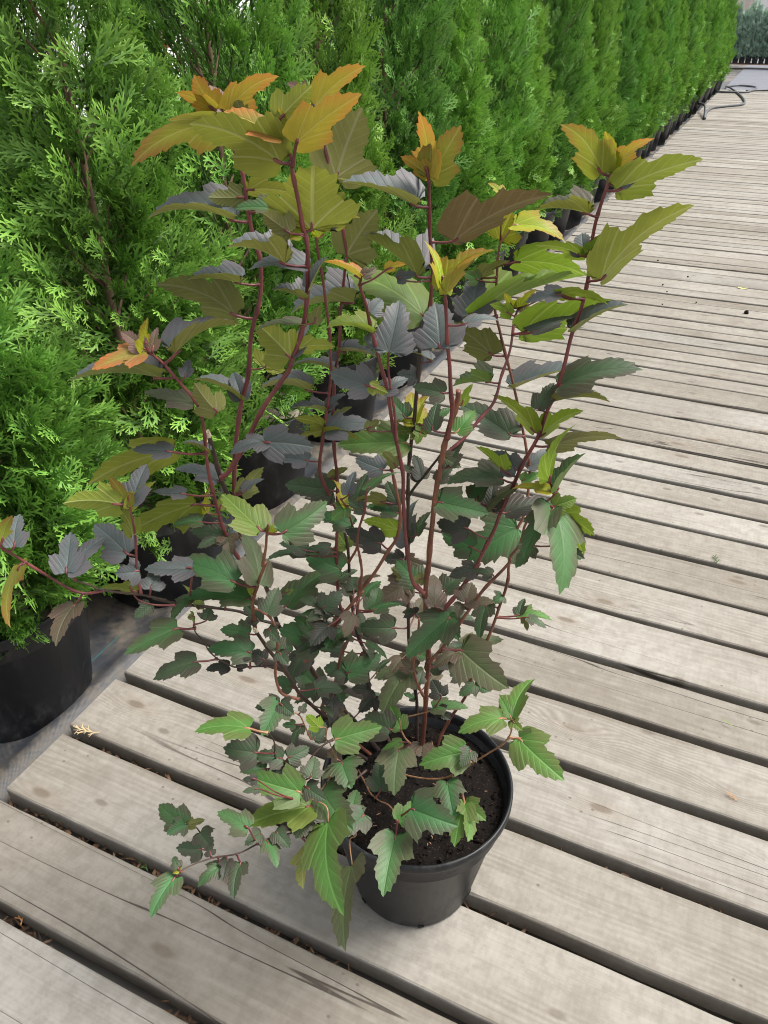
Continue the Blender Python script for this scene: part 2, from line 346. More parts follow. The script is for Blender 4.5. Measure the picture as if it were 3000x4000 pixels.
# cane and twig centre lines in millimetres: (start radius, end radius, bark, points)
CANES = """
4.6 3 k -346,741,200 -381,722,279 -389,714,298 -398,705,328 -412,691,365 -426,673,426 -438,657,477 -449,643,514 -450,630,576 -456,608,661 -459,601,683 -458,594,714 -459,585,746 -459,579,769 -457,571,801 -456,565,823 -455,562,835
4.2 2.8 k -355,717,200 -390,687,270 -392,675,304 -395,658,347 -401,642,377 -408,620,421 -409,596,479 -410,574,528 -410,553,574 -408,539,604
4 2.4 k -332,759,200 -354,755,260 -362,747,315 -366,742,366 -367,737,415 -376,729,457 -379,721,526 -379,717,570 -379,716,563 -376,712,613 -379,706,651
3.6 3 k -298,782,200 -304,793,280 -308,788,330 -313,781,398 -315,777,445 -316,773,501 -315,769,561 -315,768,561 -314,764,620 -313,759,679 -311,755,731 -308,753,761 -299,748,852 -297,744,893
3 2 r -297,744,893 -288,744,926 -285,743,949 -283,740,980 -285,736,1011 -286,732,1041 -286,729,1062 -286,728,1068 -288,726,1078
5 3.4 b -287,776,200 -287,776,208 -284,773,237 -277,759,329 -272,747,400 -268,735,467 -268,721,528 -265,708,586 -258,697,640 -257,694,650 -245,672,746 -236,659,796 -230,652,824 -222,642,858 -214,635,886 -211,629,903
3 1.8 r -220,631,849 -215,625,879 -214,621,899 -214,620,895 -214,608,941 -214,600,969 -214,592,996 -214,589,1005 -214,584,1021
3.6 2 p -447,587,691 -450,587,737 -451,587,753 -448,589,782 -444,591,813 -435,596,859 -426,601,891 -419,605,935 -410,610,969 -407,613,1004 -412,611,1031 -414,611,1051 -416,611,1080 -422,609,1101 -425,608,1115 -425,608,1127 -430,606,1133
3.8 2 p -455,573,778 -446,575,786 -435,577,803 -425,579,819 -410,580,848 -398,582,869 -383,584,891 -368,586,912 -363,586,924 -353,586,946 -345,585,970 -340,583,992 -337,579,1014 -334,576,1032 -334,573,1046 -335,571,1051 -335,565,1075 -335,560,1094 -334,556,1109 -336,550,1125
2 1.4 p -333,557,1099 -326,551,1112 -320,546,1120
3.2 1.6 p -429,584,654 -442,575,666 -448,570,685 -451,564,711 -451,564,710 -454,560,732 -453,554,771 -450,548,820 -445,544,855 -445,539,882 -453,530,906 -463,520,929 -470,513,941 -470,511,951
2.8 1.4 b -415,547,595 -403,533,653 -386,526,695 -372,520,725 -374,517,724 -363,511,752 -353,503,782 -349,500,793
2.6 1.2 k -406,584,578 -421,565,596 -435,548,616 -454,524,634 -476,493,656 -488,474,674 -471,475,676 -484,454,695 -502,425,716 -507,414,730 -511,404,741
2 1.4 p -502,425,716 -515,413,717 -525,403,728 -538,387,757 -545,376,778 -551,367,794 -552,364,805
1.8 1.1 p -481,451,699 -477,450,735 -470,450,776 -466,448,809 -465,447,825
1.6 0.9 p -457,473,676 -475,460,680 -488,451,690 -489,447,709
2.6 1.5 b -380,574,470 -394,562,483 -398,557,499 -397,551,528 -392,549,555 -382,543,605 -383,537,633 -389,529,647 -395,523,655
1.5 0.9 k -390,542,552 -413,522,560 -423,512,565 -428,507,571 -436,499,584 -440,492,603 -440,488,619 -444,482,635 -443,479,649
3.2 1.7 b -352,728,200 -409,682,319 -400,680,358 -386,679,399 -372,673,464 -360,672,495 -347,670,531 -337,663,584 -331,657,623 -329,653,608 -325,647,641 -324,641,668 -323,635,692 -318,631,715 -310,628,741
2.4 1.3 b -370,700,603 -353,692,639 -351,677,679 -350,663,714 -352,653,732
3.2 2.2 b -408,638,467 -387,646,499 -359,655,552 -333,664,593 -336,663,593 -319,668,623 -303,673,657 -292,677,682 -288,676,719 -293,672,754 -297,668,782 -301,665,794
3.2 1.8 p -255,675,610 -258,673,614 -266,667,631 -271,661,669 -273,656,705 -273,650,751 -273,645,791 -276,640,821 -280,633,857 -282,628,884 -282,626,891 -286,621,917 -289,616,939 -291,612,954 -293,609,968 -294,606,978 -297,602,992 -298,601,999
2 1.4 p -274,633,833 -276,629,869 -277,627,880 -279,622,914 -278,621,933
2.6 2 b -265,714,392 -273,703,432 -275,697,461 -269,691,503 -263,682,561
2.6 1.6 p -234,663,811 -231,667,814 -221,681,824 -210,699,841 -201,714,854 -198,722,866 -198,731,880 -196,747,905 -198,760,931 -197,767,942
3.4 1.8 b -266,789,200 -260,797,232 -250,803,263 -231,815,310 -225,820,353 -208,832,432 -194,843,522 -194,845,555 -190,851,612 -184,856,636 -184,860,702 -193,858,736 -202,857,768 -213,855,808 -237,850,884 -245,849,912 -247,851,946 -248,853,972 -247,855,985
3 1.5 b -256,708,464 -232,711,511 -213,713,560 -193,714,606 -166,717,655 -165,716,664 -154,716,689 -150,713,719 -137,713,745 -124,715,762 -126,712,773
3.6 2 p -260,711,510 -246,717,547 -228,724,582 -208,732,627 -207,733,634 -194,738,676 -186,741,710 -175,744,751 -166,747,780 -156,751,808 -150,753,839 -144,755,865 -135,757,930 -130,759,959 -128,759,983 -129,758,1010 -129,757,1032 -127,757,1050 -122,758,1078 -122,758,1088
3 1.6 p -377,707,646 -385,700,682 -398,689,735 -392,687,781 -385,686,822 -382,685,835 -375,684,870 -374,682,895 -373,677,935 -374,671,979 -375,666,1010 -375,664,1019
3 1.6 p -369,700,506 -383,695,532 -385,696,583 -386,696,589 -384,699,662 -383,702,722 -386,703,763 -387,704,804 -385,707,843 -382,711,875 -379,714,907 -378,715,928 -373,720,978 -372,722,989 -378,721,1023 -383,720,1038 -387,720,1066 -392,719,1089 -395,719,1109 -403,717,1132
2.4 1.6 k -301,731,705 -277,706,746 -254,681,783 -237,661,812
1.9 1.2 y -301,717,200 -301,717,208 -284,711,211 -243,699,239 -207,686,281 -164,662,367 -134,642,429 -121,629,467 -117,616,503 -116,607,524
1.2 0.8 y -190,633,352 -179,624,352 -169,615,351
1.7 0.9 k -277,555,409 -300,512,399 -322,464,383 -344,426,400 -359,395,407 -373,366,431 -384,340,444 -387,329,443
1.6 1 y -358,691,200 -359,691,208 -298,613,276 -249,562,345 -218,516,394
1.6 0.9 y -304,521,392 -279,511,386 -263,495,367 -267,484,366 -255,466,348
1.6 0.9 y -313,539,409 -319,508,399 -325,493,404 -298,486,412 -289,473,403
1.8 1 k -321,557,444 -330,542,442 -337,529,435 -345,511,422 -355,496,439 -359,482,472 -355,477,497 -352,472,517 -353,465,536
1.4 0.9 k -331,487,455 -323,480,449 -317,474,444 -324,457,447
1.4 0.9 y -354,553,430 -355,543,465 -356,536,490 -361,528,502
1.4 0.9 y -327,576,426 -332,556,434 -325,542,475 -327,532,487
1.2 0.8 y -334,573,415 -334,566,418 -309,541,427
1.6 0.9 k -474,465,223 -469,458,259 -463,444,316 -462,436,341 -466,425,357
1.6 1 y -258,652,362 -261,626,413 -256,608,457
1.4 0.8 y -284,706,348 -263,705,366 -250,704,378 -242,703,392
"""
# leaves: base (mm); axis and upper-face normal (x100); length, width (mm), fold (deg), arch (%), tint, petiole foot (mm)
LEAVES = """
-347,559,1022 -79,-49,38 30,23,93 49 58 46 8 P -336,579,1017
-337,577,1015 -94,-34,-2 6,-22,97 51 37 17 10 P -337,579,1014
-343,581,986 -77,-49,41 38,15,91 30 36 41 5 P -341,583,985
-336,582,996 32,45,83 -60,-59,54 31 32 38 5 P -339,582,996
-361,713,942 -84,-54,1 2,-1,100 67 80 45 4 P -377,716,939
-292,739,930 -96,8,27 25,-23,94 113 81 10 9 W -288,744,928
-297,600,1005 -90,-19,40 34,26,90 35 32 45 5 O -298,601,999
-291,612,952 -91,-38,17 11,17,98 45 54 37 10 W -291,612,952
-278,620,934 -6,63,78 38,-71,60 52 48 23 5 P -278,621,933
-290,614,941 -87,25,43 6,-81,58 14 14 12 3 P -289,615,941
-220,599,955 -37,60,71 19,-70,69 43 45 10 8 P -214,604,954
-338,587,963 27,26,93 -42,90,-13 18 15 21 6 M -348,585,962
-372,721,988 54,22,81 -31,95,-4 56 55 20 3 M -372,721,987
-293,723,975 -85,2,52 51,22,83 72 83 45 3 P -284,741,971
-294,717,1044 -92,-25,31 30,5,95 74 77 35 3 P -286,732,1041
-372,665,1018 77,37,52 -40,-37,84 43 52 44 10 Y -375,665,1017
-335,569,1044 -94,-20,29 35,-48,81 23 16 15 7 Y -334,574,1043
-340,559,1048 -74,-33,59 -54,82,-20 27 27 20 9 M -334,573,1045
-382,603,1055 -93,-37,-1 15,-41,90 35 25 23 4 G -414,611,1048
-412,611,1067 85,52,-5 -37,67,64 42 30 23 5 L -415,611,1065
-363,583,927 -57,-31,76 -65,74,-19 43 43 14 5 L -363,586,924
-364,585,927 -1,86,52 -30,-49,81 43 31 12 8 P -362,586,926
-402,596,906 42,49,76 -47,84,-28 26 33 11 10 L -425,602,898
-354,586,937 84,54,4 -51,77,40 33 24 13 7 L -357,586,937
-346,585,960 -86,-51,-5 -7,2,100 46 30 36 9 M -349,586,959
-399,676,849 -88,-44,15 4,26,96 57 68 37 8 P -380,685,846
-383,708,861 -87,-38,32 21,30,93 48 45 36 6 P -383,709,860
-297,616,897 -92,-26,30 37,-83,41 41 35 14 6 P -283,625,896
-291,605,903 90,25,-35 -39,83,-41 19 15 24 6 L -283,625,896
-377,712,885 93,35,-10 5,14,99 41 49 38 6 P -381,712,885
-434,597,864 -60,51,62 30,-57,76 35 26 24 10 P -434,597,864
-282,745,878 -92,-20,34 31,18,93 28 33 36 5 P -298,746,873
-300,746,856 -91,-38,15 40,-83,38 23 22 15 9 P -299,748,855
-218,611,907 -96,-25,14 29,-86,41 30 23 19 8 D -214,618,905
-215,587,1008 -50,45,74 85,10,52 47 34 14 6 Y -214,589,1007
-212,589,1005 55,36,75 -66,-36,66 51 54 46 8 Y -214,589,1005
-291,608,973 26,85,46 60,-52,61 19 22 18 5 P -293,608,972
-285,622,891 57,74,36 20,-55,81 30 22 21 8 P -282,627,889
-381,710,877 -91,8,41 17,-83,53 16 12 19 8 P -382,711,875
-381,719,1038 53,21,82 -35,94,-1 15 17 22 9 L -383,720,1036
-308,707,975 85,43,30 36,-89,27 20 15 23 7 P -284,742,967
-293,597,1009 56,77,32 65,-64,41 15 11 22 10 B -298,601,999
-271,598,1016 90,31,31 -43,76,48 18 13 20 8 O -298,601,999
-328,574,1049 17,-16,97 -46,86,22 55 79 18 8 L -334,573,1046
-416,608,1061 -80,-60,4 -60,78,-18 31 26 21 7 M -415,611,1060
-420,596,1043 -92,-38,11 14,-5,99 78 76 40 8 P -413,611,1040
-433,603,1129 -14,-51,85 -70,66,28 35 27 19 3 O -427,607,1130
-432,602,1130 -69,-52,51 -10,76,64 33 24 11 4 O -427,607,1130
-425,608,1127 -62,34,70 61,-36,71 33 24 13 3 R -425,608,1127
-423,608,1128 73,35,59 -68,42,60 53 38 19 7 O -425,608,1127
-341,553,1102 -59,-67,45 -45,74,50 74 53 10 6 L -335,558,1101
-431,602,1120 -84,-45,-30 -49,40,77 84 60 12 9 N -425,608,1119
-336,552,1119 -94,-6,34 34,-32,88 53 38 19 4 O -336,552,1120
-334,545,1133 70,29,66 -40,92,2 34 30 18 10 L -336,550,1125
-323,548,1117 77,33,55 -63,57,53 60 43 21 7 O -323,548,1117
-399,718,1126 72,37,58 -69,47,55 58 41 18 7 O -401,718,1126
-404,713,1134 -81,-32,49 42,-90,12 22 16 19 5 R -403,717,1132
-380,718,1063 34,22,91 -42,90,-6 67 64 12 7 M -387,720,1062
-419,595,987 -90,-42,9 6,9,99 50 58 46 6 P -409,611,983
-428,593,956 -79,-42,45 -26,89,37 76 54 14 10 M -415,607,950
-411,609,1126 8,-47,88 -60,68,41 15 17 23 7 M -425,608,1126
-336,552,1121 16,-39,91 13,92,37 23 16 17 6 Y -336,552,1121
-212,589,1007 57,1,82 -80,24,55 44 31 17 5 O -214,589,1007
-265,827,905 80,52,29 -32,-3,95 146 99 40 5 W -242,849,902
-263,820,909 -14,60,79 26,-74,62 50 47 10 7 P -242,849,902
-262,741,1009 85,7,53 -46,59,66 106 76 21 5 B -285,737,1007
-248,854,987 32,14,94 -22,97,-7 32 45 24 5 Y -247,855,985
-232,849,1005 98,13,-14 18,-37,91 59 42 19 7 Y -247,855,985
-240,823,1041 -85,28,43 32,-38,87 21 15 21 5 Y -247,855,985
-227,852,965 94,33,-6 -22,74,64 77 55 14 7 W -247,852,960
-135,751,1006 -97,-16,17 3,66,75 46 33 20 7 W -129,758,1004
-135,755,1005 -33,66,68 0,-72,70 27 28 16 9 P -129,758,1004
-133,750,1007 61,3,80 -65,60,47 30 22 10 8 W -129,758,1004
-135,750,1044 -98,-20,4 5,-2,100 49 59 43 6 L -128,757,1041
-115,753,986 68,12,72 -65,56,52 99 71 15 9 L -128,759,981
-187,756,921 85,32,41 -51,70,51 101 73 22 3 W -197,754,919
-134,757,929 79,25,55 -55,-10,83 57 67 38 8 P -136,757,928
-147,729,974 -95,-21,-24 -13,-45,88 35 25 17 7 P -130,759,963
-153,733,972 96,29,-5 -14,59,80 51 37 12 7 W -130,759,963
-201,757,938 -91,-9,41 -4,99,14 25 18 13 9 W -198,763,935
-201,762,944 -53,-21,82 -8,98,20 18 13 10 8 Y -197,767,942
-196,767,943 59,-2,81 -64,59,49 27 20 20 3 Y -197,767,942
-195,591,982 83,54,14 -3,-21,98 29 21 19 10 P -214,598,976
-262,832,946 -95,14,27 -3,-92,39 21 19 14 9 V -247,851,941
-266,840,947 80,19,56 -55,62,57 41 29 16 4 M -247,851,946
-166,761,963 42,76,50 46,-65,60 11 11 12 6 P -197,767,942
-190,769,940 -43,68,59 0,-66,75 10 12 18 8 W -197,766,940
-175,747,926 73,62,29 -25,-16,96 61 44 16 5 P -197,754,919
-114,756,1065 91,8,40 -33,73,60 73 53 23 6 L -124,758,1064
-130,754,1079 -58,-35,74 14,85,51 60 43 12 7 N -122,758,1076
-122,758,1083 -23,-40,89 42,78,46 35 25 18 7 Y -122,758,1083
-119,758,1086 72,-6,69 -52,61,60 38 27 14 8 O -122,758,1086
-114,757,1069 31,71,64 12,-69,71 31 22 13 6 P -123,758,1069
-286,728,1069 -14,-12,98 48,86,17 57 41 20 8 O -286,728,1068
-285,728,1068 54,-3,84 -18,97,15 56 40 11 4 N -286,728,1068
-286,728,1069 -77,-31,57 -7,91,40 32 23 22 6 O -286,728,1068
-242,841,857 -75,-30,59 -8,93,37 70 50 10 8 M -228,852,854
-207,723,875 -96,-21,-18 -22,16,96 42 50 43 5 G -198,727,874
-141,756,870 93,21,31 -24,-31,92 84 60 19 9 D -144,755,870
-215,854,813 87,33,37 -39,-1,92 81 84 38 5 P -214,854,814
-472,509,942 -62,-77,-14 15,-29,95 48 34 15 4 O -470,513,941
-470,512,941 8,5,100 -99,-13,9 33 24 21 6 Y -469,514,940
-471,509,945 -84,-10,53 42,-75,52 26 20 18 7 R -470,512,944
-466,514,942 -27,73,63 -11,-67,73 25 18 11 3 R -468,515,938
-449,524,938 47,81,34 -39,-15,91 67 76 41 8 P -462,521,927
-469,521,912 -78,-62,12 -3,23,97 80 61 42 6 P -456,527,913
-447,537,883 -94,-23,24 25,0,97 51 37 12 4 M -445,539,882
-426,544,875 -50,-17,85 -68,69,-26 36 33 22 4 M -445,542,867
-434,597,863 -85,-24,47 38,32,87 54 64 38 5 P -434,597,864
-446,529,914 -29,80,53 29,-45,84 21 15 23 6 P -454,529,908
-446,547,824 -78,-44,44 24,44,86 28 33 41 10 P -450,547,823
-478,531,826 -69,-70,-18 -68,55,48 88 63 14 8 L -450,547,823
-466,515,837 -89,-44,13 21,-13,97 38 27 13 3 P -450,547,823
-462,577,771 -96,-21,20 19,6,98 52 37 16 10 P -459,579,769
-472,441,817 -79,-58,19 -61,77,-18 48 34 17 5 L -466,448,815
-467,445,814 -26,-3,97 -18,98,-1 33 23 12 5 N -466,448,812
-464,448,816 -13,80,58 12,-57,81 43 31 19 6 P -466,448,815
-466,447,810 34,75,57 -94,22,26 35 25 11 8 L -466,448,809
-471,448,778 -52,9,85 -10,98,-16 35 25 18 10 L -470,450,776
-467,540,761 -72,-61,-32 -69,63,37 82 59 11 3 L -454,557,753
-465,524,783 -83,-52,18 27,-9,96 32 23 23 3 P -453,554,768
-480,445,755 -92,16,37 23,-55,81 50 40 16 3 P -474,450,751
-515,399,753 -49,76,43 16,-41,90 46 33 14 3 P -511,404,741
-516,401,753 23,92,31 1,-32,95 48 34 13 7 P -511,404,741
-540,373,793 -45,76,47 30,-37,88 35 25 11 5 P -548,372,785
-549,368,797 17,50,85 -94,33,-1 29 21 23 7 N -551,367,794
-543,374,770 -16,-42,-89 -90,-31,31 64 46 10 7 N -542,381,769
-521,403,708 26,-92,-28 -7,-31,95 47 34 15 7 B -516,412,718
-475,450,732 -59,-78,22 74,-40,55 23 28 14 6 P -477,450,729
-473,458,703 -37,86,34 45,-15,88 27 26 12 5 P -480,461,689
-486,451,701 -70,-62,36 -53,79,31 36 26 21 5 L -486,451,697
-478,458,681 -31,-91,-27 62,-41,67 21 20 13 4 D -477,459,681
-449,497,710 -79,-60,17 26,-7,96 48 34 13 3 P -469,504,649
-453,464,652 -56,-82,-16 0,-20,98 59 42 13 5 G -444,481,642
-408,513,694 -98,-12,19 21,-22,95 73 52 16 5 G -392,529,680
-464,541,738 -74,-66,9 27,-18,94 31 23 23 8 G -454,560,729
-451,564,709 -87,-45,21 48,-66,57 41 29 16 9 D -451,565,708
-451,564,709 59,-70,-40 24,-32,92 28 25 20 8 B -451,565,708
-452,563,709 -51,-86,-2 30,-20,93 34 24 15 4 D -451,564,710
-464,553,743 -7,41,91 -99,-15,-2 30 22 14 8 Y -454,558,741
-451,558,748 13,57,81 -77,58,-28 19 14 21 7 L -454,557,747
-444,590,751 38,67,64 -80,58,-13 39 28 12 6 M -451,587,750
-438,585,759 56,76,32 -21,-24,95 28 20 19 5 P -451,587,753
-357,498,785 -89,22,41 38,-17,91 56 40 15 3 W -353,503,782
-354,504,779 41,84,36 9,-43,90 19 14 20 4 Y -354,504,778
-354,501,783 -32,85,42 -5,-46,89 12 9 20 6 Y -353,503,782
-334,500,787 49,81,32 54,-57,62 55 40 12 5 G -354,504,778
-394,574,835 88,46,-15 47,-75,47 50 39 16 6 P -421,579,827
-396,576,834 -58,-82,-5 23,-22,95 38 27 17 10 P -421,579,827
-406,675,759 -96,-27,6 19,-49,85 40 29 21 6 P -396,688,754
-387,684,823 -80,-57,19 12,16,98 39 30 42 6 P -385,686,822
-389,684,804 -87,-37,32 -32,92,22 33 24 13 5 L -388,686,803
-384,686,825 38,81,45 -22,-40,89 30 22 15 8 P -384,686,825
-388,687,796 76,64,7 23,-37,90 56 40 13 10 P -389,686,795
-389,686,794 93,35,-10 -25,80,54 43 31 19 6 L -389,686,795
-388,687,797 -80,-60,-12 -54,61,57 35 25 17 3 L -389,686,797
-384,705,805 64,59,49 -77,50,40 24 17 20 9 M -387,704,804
-304,664,777 -94,-16,30 30,-80,52 34 28 15 8 P -297,668,776
-312,746,769 -90,-44,0 21,-42,88 82 59 21 6 V -308,753,764
-388,700,708 -93,-36,12 36,-77,53 61 44 18 4 D -383,702,707
-350,660,719 -36,-83,-42 50,-55,67 24 23 10 5 V -350,661,718
-350,662,716 -63,57,52 72,18,67 41 30 20 6 Y -350,663,714
-341,650,743 -11,78,62 -20,-62,76 30 22 23 8 P -352,653,732
-337,660,729 -1,86,52 -27,-50,82 41 29 21 6 D -350,661,718
-302,618,777 56,75,36 -45,-9,89 42 30 17 5 G -310,628,741
-303,667,733 -95,-30,-8 -30,87,39 39 28 15 7 M -290,675,730
-290,674,729 -66,50,55 13,-65,75 32 24 14 10 D -289,675,728
-291,676,692 -87,-33,37 -29,94,16 44 31 11 8 W -291,677,691
-307,664,676 -93,-20,30 34,-74,58 46 34 23 8 K -301,674,662
-376,711,618 -79,36,49 17,-64,75 28 28 19 4 W -376,712,616
-379,696,593 -93,-17,32 35,-70,62 52 51 13 10 G -386,696,589
-413,668,631 -96,-20,19 24,-33,91 36 26 10 6 D -385,697,618
-419,676,617 -78,-62,3 -9,15,98 51 36 23 9 D -385,697,612
-391,691,627 -85,-53,-5 5,-17,98 35 25 12 8 D -385,697,622
-387,527,688 -61,59,53 72,14,68 69 49 15 9 M -389,527,688
-433,642,553 29,93,20 -28,-12,95 92 66 14 7 G -449,637,544
-400,528,668 -70,61,37 71,53,47 36 26 19 8 Y -398,531,665
-312,766,608 -28,87,41 -67,-48,57 76 55 18 9 P -314,765,605
-301,762,627 8,84,54 -51,-43,74 41 30 16 6 D -314,764,620
-320,762,583 -86,-50,7 44,-67,59 27 26 14 5 K -315,767,580
-317,764,582 100,-5,-6 0,-76,65 26 22 13 3 B -315,767,580
-318,768,551 -86,-19,46 -45,71,-55 23 22 18 4 M -315,769,549
-266,701,611 -85,-47,-24 -25,75,-61 16 18 19 8 M -262,704,607
-303,751,796 -41,74,53 35,-41,84 45 33 17 9 Y -305,751,796
-302,751,795 6,83,55 -55,-43,72 48 35 22 8 Y -305,752,793
-304,751,793 -98,-19,3 5,-7,100 28 20 20 9 Y -305,752,793
-312,743,804 -80,43,43 20,-48,85 37 27 13 4 G -304,751,801
-272,700,754 -58,67,47 36,-30,88 34 24 19 4 K -272,700,754
-275,703,750 -90,14,40 34,-33,88 27 20 21 9 D -275,703,750
-277,639,800 -59,-22,77 -27,96,7 24 17 23 7 M -273,644,796
-290,672,719 -100,-3,8 8,-6,99 40 29 11 3 G -288,676,716
-351,677,681 -98,-11,18 21,-26,94 48 34 16 8 G -351,677,679
-310,627,744 -96,16,22 3,-74,67 22 17 16 7 D -310,628,741
-385,695,571 45,88,14 -12,-9,99 34 25 18 6 D -385,695,572
-389,695,728 67,52,53 -64,76,7 26 18 23 10 M -383,702,725
-303,622,846 69,36,63 -21,93,-30 17 14 20 5 M -278,635,844
-296,756,782 -94,-35,-1 19,-52,83 34 24 15 8 W -306,752,781
-294,750,786 5,83,56 38,-53,76 30 23 14 6 W -306,752,781
-295,751,785 6,-85,-53 34,-48,81 17 17 18 5 W -306,752,781
-236,661,811 96,-18,-21 -2,-81,59 25 19 17 3 M -237,661,812
-240,672,747 96,23,-15 26,-61,75 57 41 19 4 G -245,672,746
-188,735,755 -96,-20,-18 -14,-20,97 68 49 17 10 D -176,744,748
-209,715,732 -2,85,52 -43,-48,76 45 32 23 4 G -186,741,710
-197,732,712 -19,76,63 17,-60,78 38 27 10 8 K -187,740,705
-190,851,615 -66,-57,-49 23,-77,59 81 83 14 6 G -189,852,615
-122,715,747 38,-77,-50 61,-20,77 99 71 11 5 G -134,714,749
-121,708,750 -30,-79,-53 -53,-32,78 64 46 17 4 G -134,714,749
-116,718,739 95,-6,-30 7,100,4 45 33 20 7 W -143,713,735
-115,725,731 61,-7,-79 40,88,23 53 38 21 6 W -144,713,732
-122,713,749 83,39,39 14,-84,53 26 26 19 7 W -134,714,749
-181,743,706 79,60,12 -5,-13,99 67 48 21 6 K -186,740,707
-128,710,768 -98,-21,4 4,1,100 40 29 23 6 Y -125,714,765
-191,849,690 78,50,38 26,-80,54 26 20 22 4 V -184,859,684
-129,704,785 17,28,94 -96,27,9 66 47 24 10 W -126,712,773
-122,715,766 35,55,76 -83,-19,52 52 52 41 5 G -125,714,765
-142,747,802 90,38,20 -42,68,59 78 56 12 6 M -161,750,797
-159,748,843 21,79,58 -12,-57,81 36 26 23 9 D -150,753,839
-145,755,851 91,40,5 -14,20,97 60 52 47 7 P -147,754,851
-153,752,810 72,37,59 -63,71,32 52 38 23 10 W -156,751,808
-161,749,815 -79,3,61 35,85,41 62 44 16 5 W -155,752,813
-210,842,756 -92,26,30 23,-25,94 83 60 21 4 D -197,857,750
-186,731,769 -69,-20,70 21,87,45 45 32 20 4 W -174,745,756
-174,744,766 -91,24,34 0,-81,58 37 31 15 6 P -172,746,763
-188,857,707 52,70,49 2,-58,81 39 28 24 5 P -185,860,705
-210,629,860 28,83,48 25,-54,80 32 23 18 8 V -219,629,857
-209,636,886 29,24,92 -80,58,10 24 17 20 3 W -214,635,886
-216,708,696 -99,-13,4 13,-81,57 38 38 17 7 K -196,737,668
-212,721,661 -98,18,7 -9,-76,64 45 39 17 3 G -202,734,648
-209,731,623 -81,-52,-25 18,-63,75 35 25 10 5 K -210,731,621
-142,717,687 -25,-86,-44 28,-50,82 31 25 23 6 G -156,716,684
-106,715,700 93,-35,-13 -19,-74,64 29 25 23 10 D -155,716,687
-182,710,638 -100,-2,0 1,-41,91 24 17 12 10 D -179,715,631
-232,622,861 -17,77,61 -26,-63,73 31 22 20 7 D -219,629,857
-284,754,796 54,65,53 -9,-58,81 32 23 14 7 G -305,752,793
-225,656,803 7,88,47 -35,-42,84 38 27 15 6 D -235,658,799
-171,743,745 -57,-65,-51 -64,-4,77 56 40 16 3 M -177,743,743
-240,663,779 37,83,41 12,-49,87 26 18 12 10 D -239,663,779
-315,770,538 -55,-76,-34 40,-60,69 51 47 21 8 B -315,770,537
-319,768,538 79,-54,-29 -6,-54,84 23 22 19 6 B -315,770,537
-251,709,564 -39,85,36 49,-14,86 50 36 14 9 B -244,718,549
-211,707,587 -3,84,54 22,-53,82 28 34 12 4 B -205,713,578
-212,710,586 96,25,11 -6,-22,97 36 26 18 3 B -205,713,578
-216,708,582 5,-94,-34 23,-32,92 20 20 17 9 B -207,713,572
-216,831,486 11,-91,-40 -47,-41,79 55 39 12 8 D -201,838,480
-198,840,503 -44,-83,-35 34,-51,79 18 23 13 10 G -198,841,501
-172,848,469 -8,94,32 -40,-32,86 32 23 20 4 D -203,836,465
-173,848,467 97,24,7 -10,9,99 49 35 19 9 V -203,836,465
-157,834,481 97,-12,-23 23,-7,97 30 22 19 9 D -204,836,462
-165,850,464 48,-34,-81 2,93,-38 19 14 14 5 M -204,836,462
-324,675,557 -14,87,48 30,-43,85 35 34 17 9 G -343,667,555
-320,669,565 69,72,4 -16,10,98 41 30 13 5 G -342,666,560
-233,714,549 -46,-79,-40 2,-46,89 76 54 11 5 G -247,716,543
-237,721,544 65,-66,-38 -1,-51,86 36 28 19 8 G -247,716,543
-216,718,495 93,-23,-29 6,-67,74 79 67 17 8 E -241,710,494
-242,805,410 81,55,18 -13,-13,98 66 47 23 4 E -218,825,388
-221,715,492 -55,-79,-27 -6,-28,96 39 28 18 9 B -244,709,488
-311,784,365 -15,-96,-25 -17,-22,96 90 65 16 8 E -311,785,362
-313,782,366 -78,-60,-18 0,-29,96 58 41 12 5 E -311,785,362
-273,699,455 -95,10,29 15,-65,74 23 17 14 7 B -275,699,451
-331,760,457 -86,-49,11 44,-61,66 53 44 12 8 D -315,777,449
-272,618,419 -98,20,2 -9,-57,82 44 46 19 9 D -261,626,413
-260,623,419 -70,71,11 -13,-28,95 42 31 24 6 V -261,623,420
-182,657,377 -76,-64,-7 34,-49,80 63 50 14 6 V -175,669,345
-270,642,355 28,-89,-35 16,-32,93 62 54 11 8 E -258,652,362
-287,776,212 32,-94,-12 6,-11,99 40 45 11 5 B -287,776,208
-281,603,307 -44,84,32 12,-30,95 44 39 21 9 D -287,602,291
-266,641,373 -72,-65,-23 -21,-11,97 28 20 16 5 V -258,648,369
-306,792,290 -99,6,14 12,-22,97 23 16 14 4 G -305,792,290
-246,702,388 95,27,16 -16,-3,99 50 36 23 6 G -245,703,387
-235,705,412 -74,58,33 0,-50,87 28 30 12 7 K -242,703,392
-241,811,346 -92,24,31 9,-65,75 22 31 18 6 D -227,818,336
-221,819,335 -51,-82,-25 34,-46,82 30 31 24 6 G -228,817,332
-220,820,332 99,-9,-6 -1,-67,74 24 25 23 6 G -228,817,332
-238,703,388 91,-42,-4 -20,-51,84 25 23 15 9 K -245,703,387
-126,597,530 -80,-52,-30 -18,-26,95 52 37 11 10 V -116,607,524
-116,606,526 9,95,29 -58,-19,79 60 43 23 7 V -116,607,524
-117,605,527 -66,73,15 2,-18,98 31 22 20 5 V -116,607,524
-109,632,466 87,-49,0 -28,-49,83 71 54 18 4 V -123,632,461
-109,633,467 98,15,16 -1,-67,74 36 27 20 4 V -121,629,467
-117,608,520 91,-36,-22 -5,-60,80 17 15 12 4 W -116,610,517
-173,656,386 -22,-96,-19 28,-25,93 27 27 22 4 D -166,664,362
-269,706,423 -7,98,21 25,-19,95 22 20 18 5 D -271,706,423
-256,746,424 79,61,0 18,-23,96 28 20 20 4 K -271,743,421
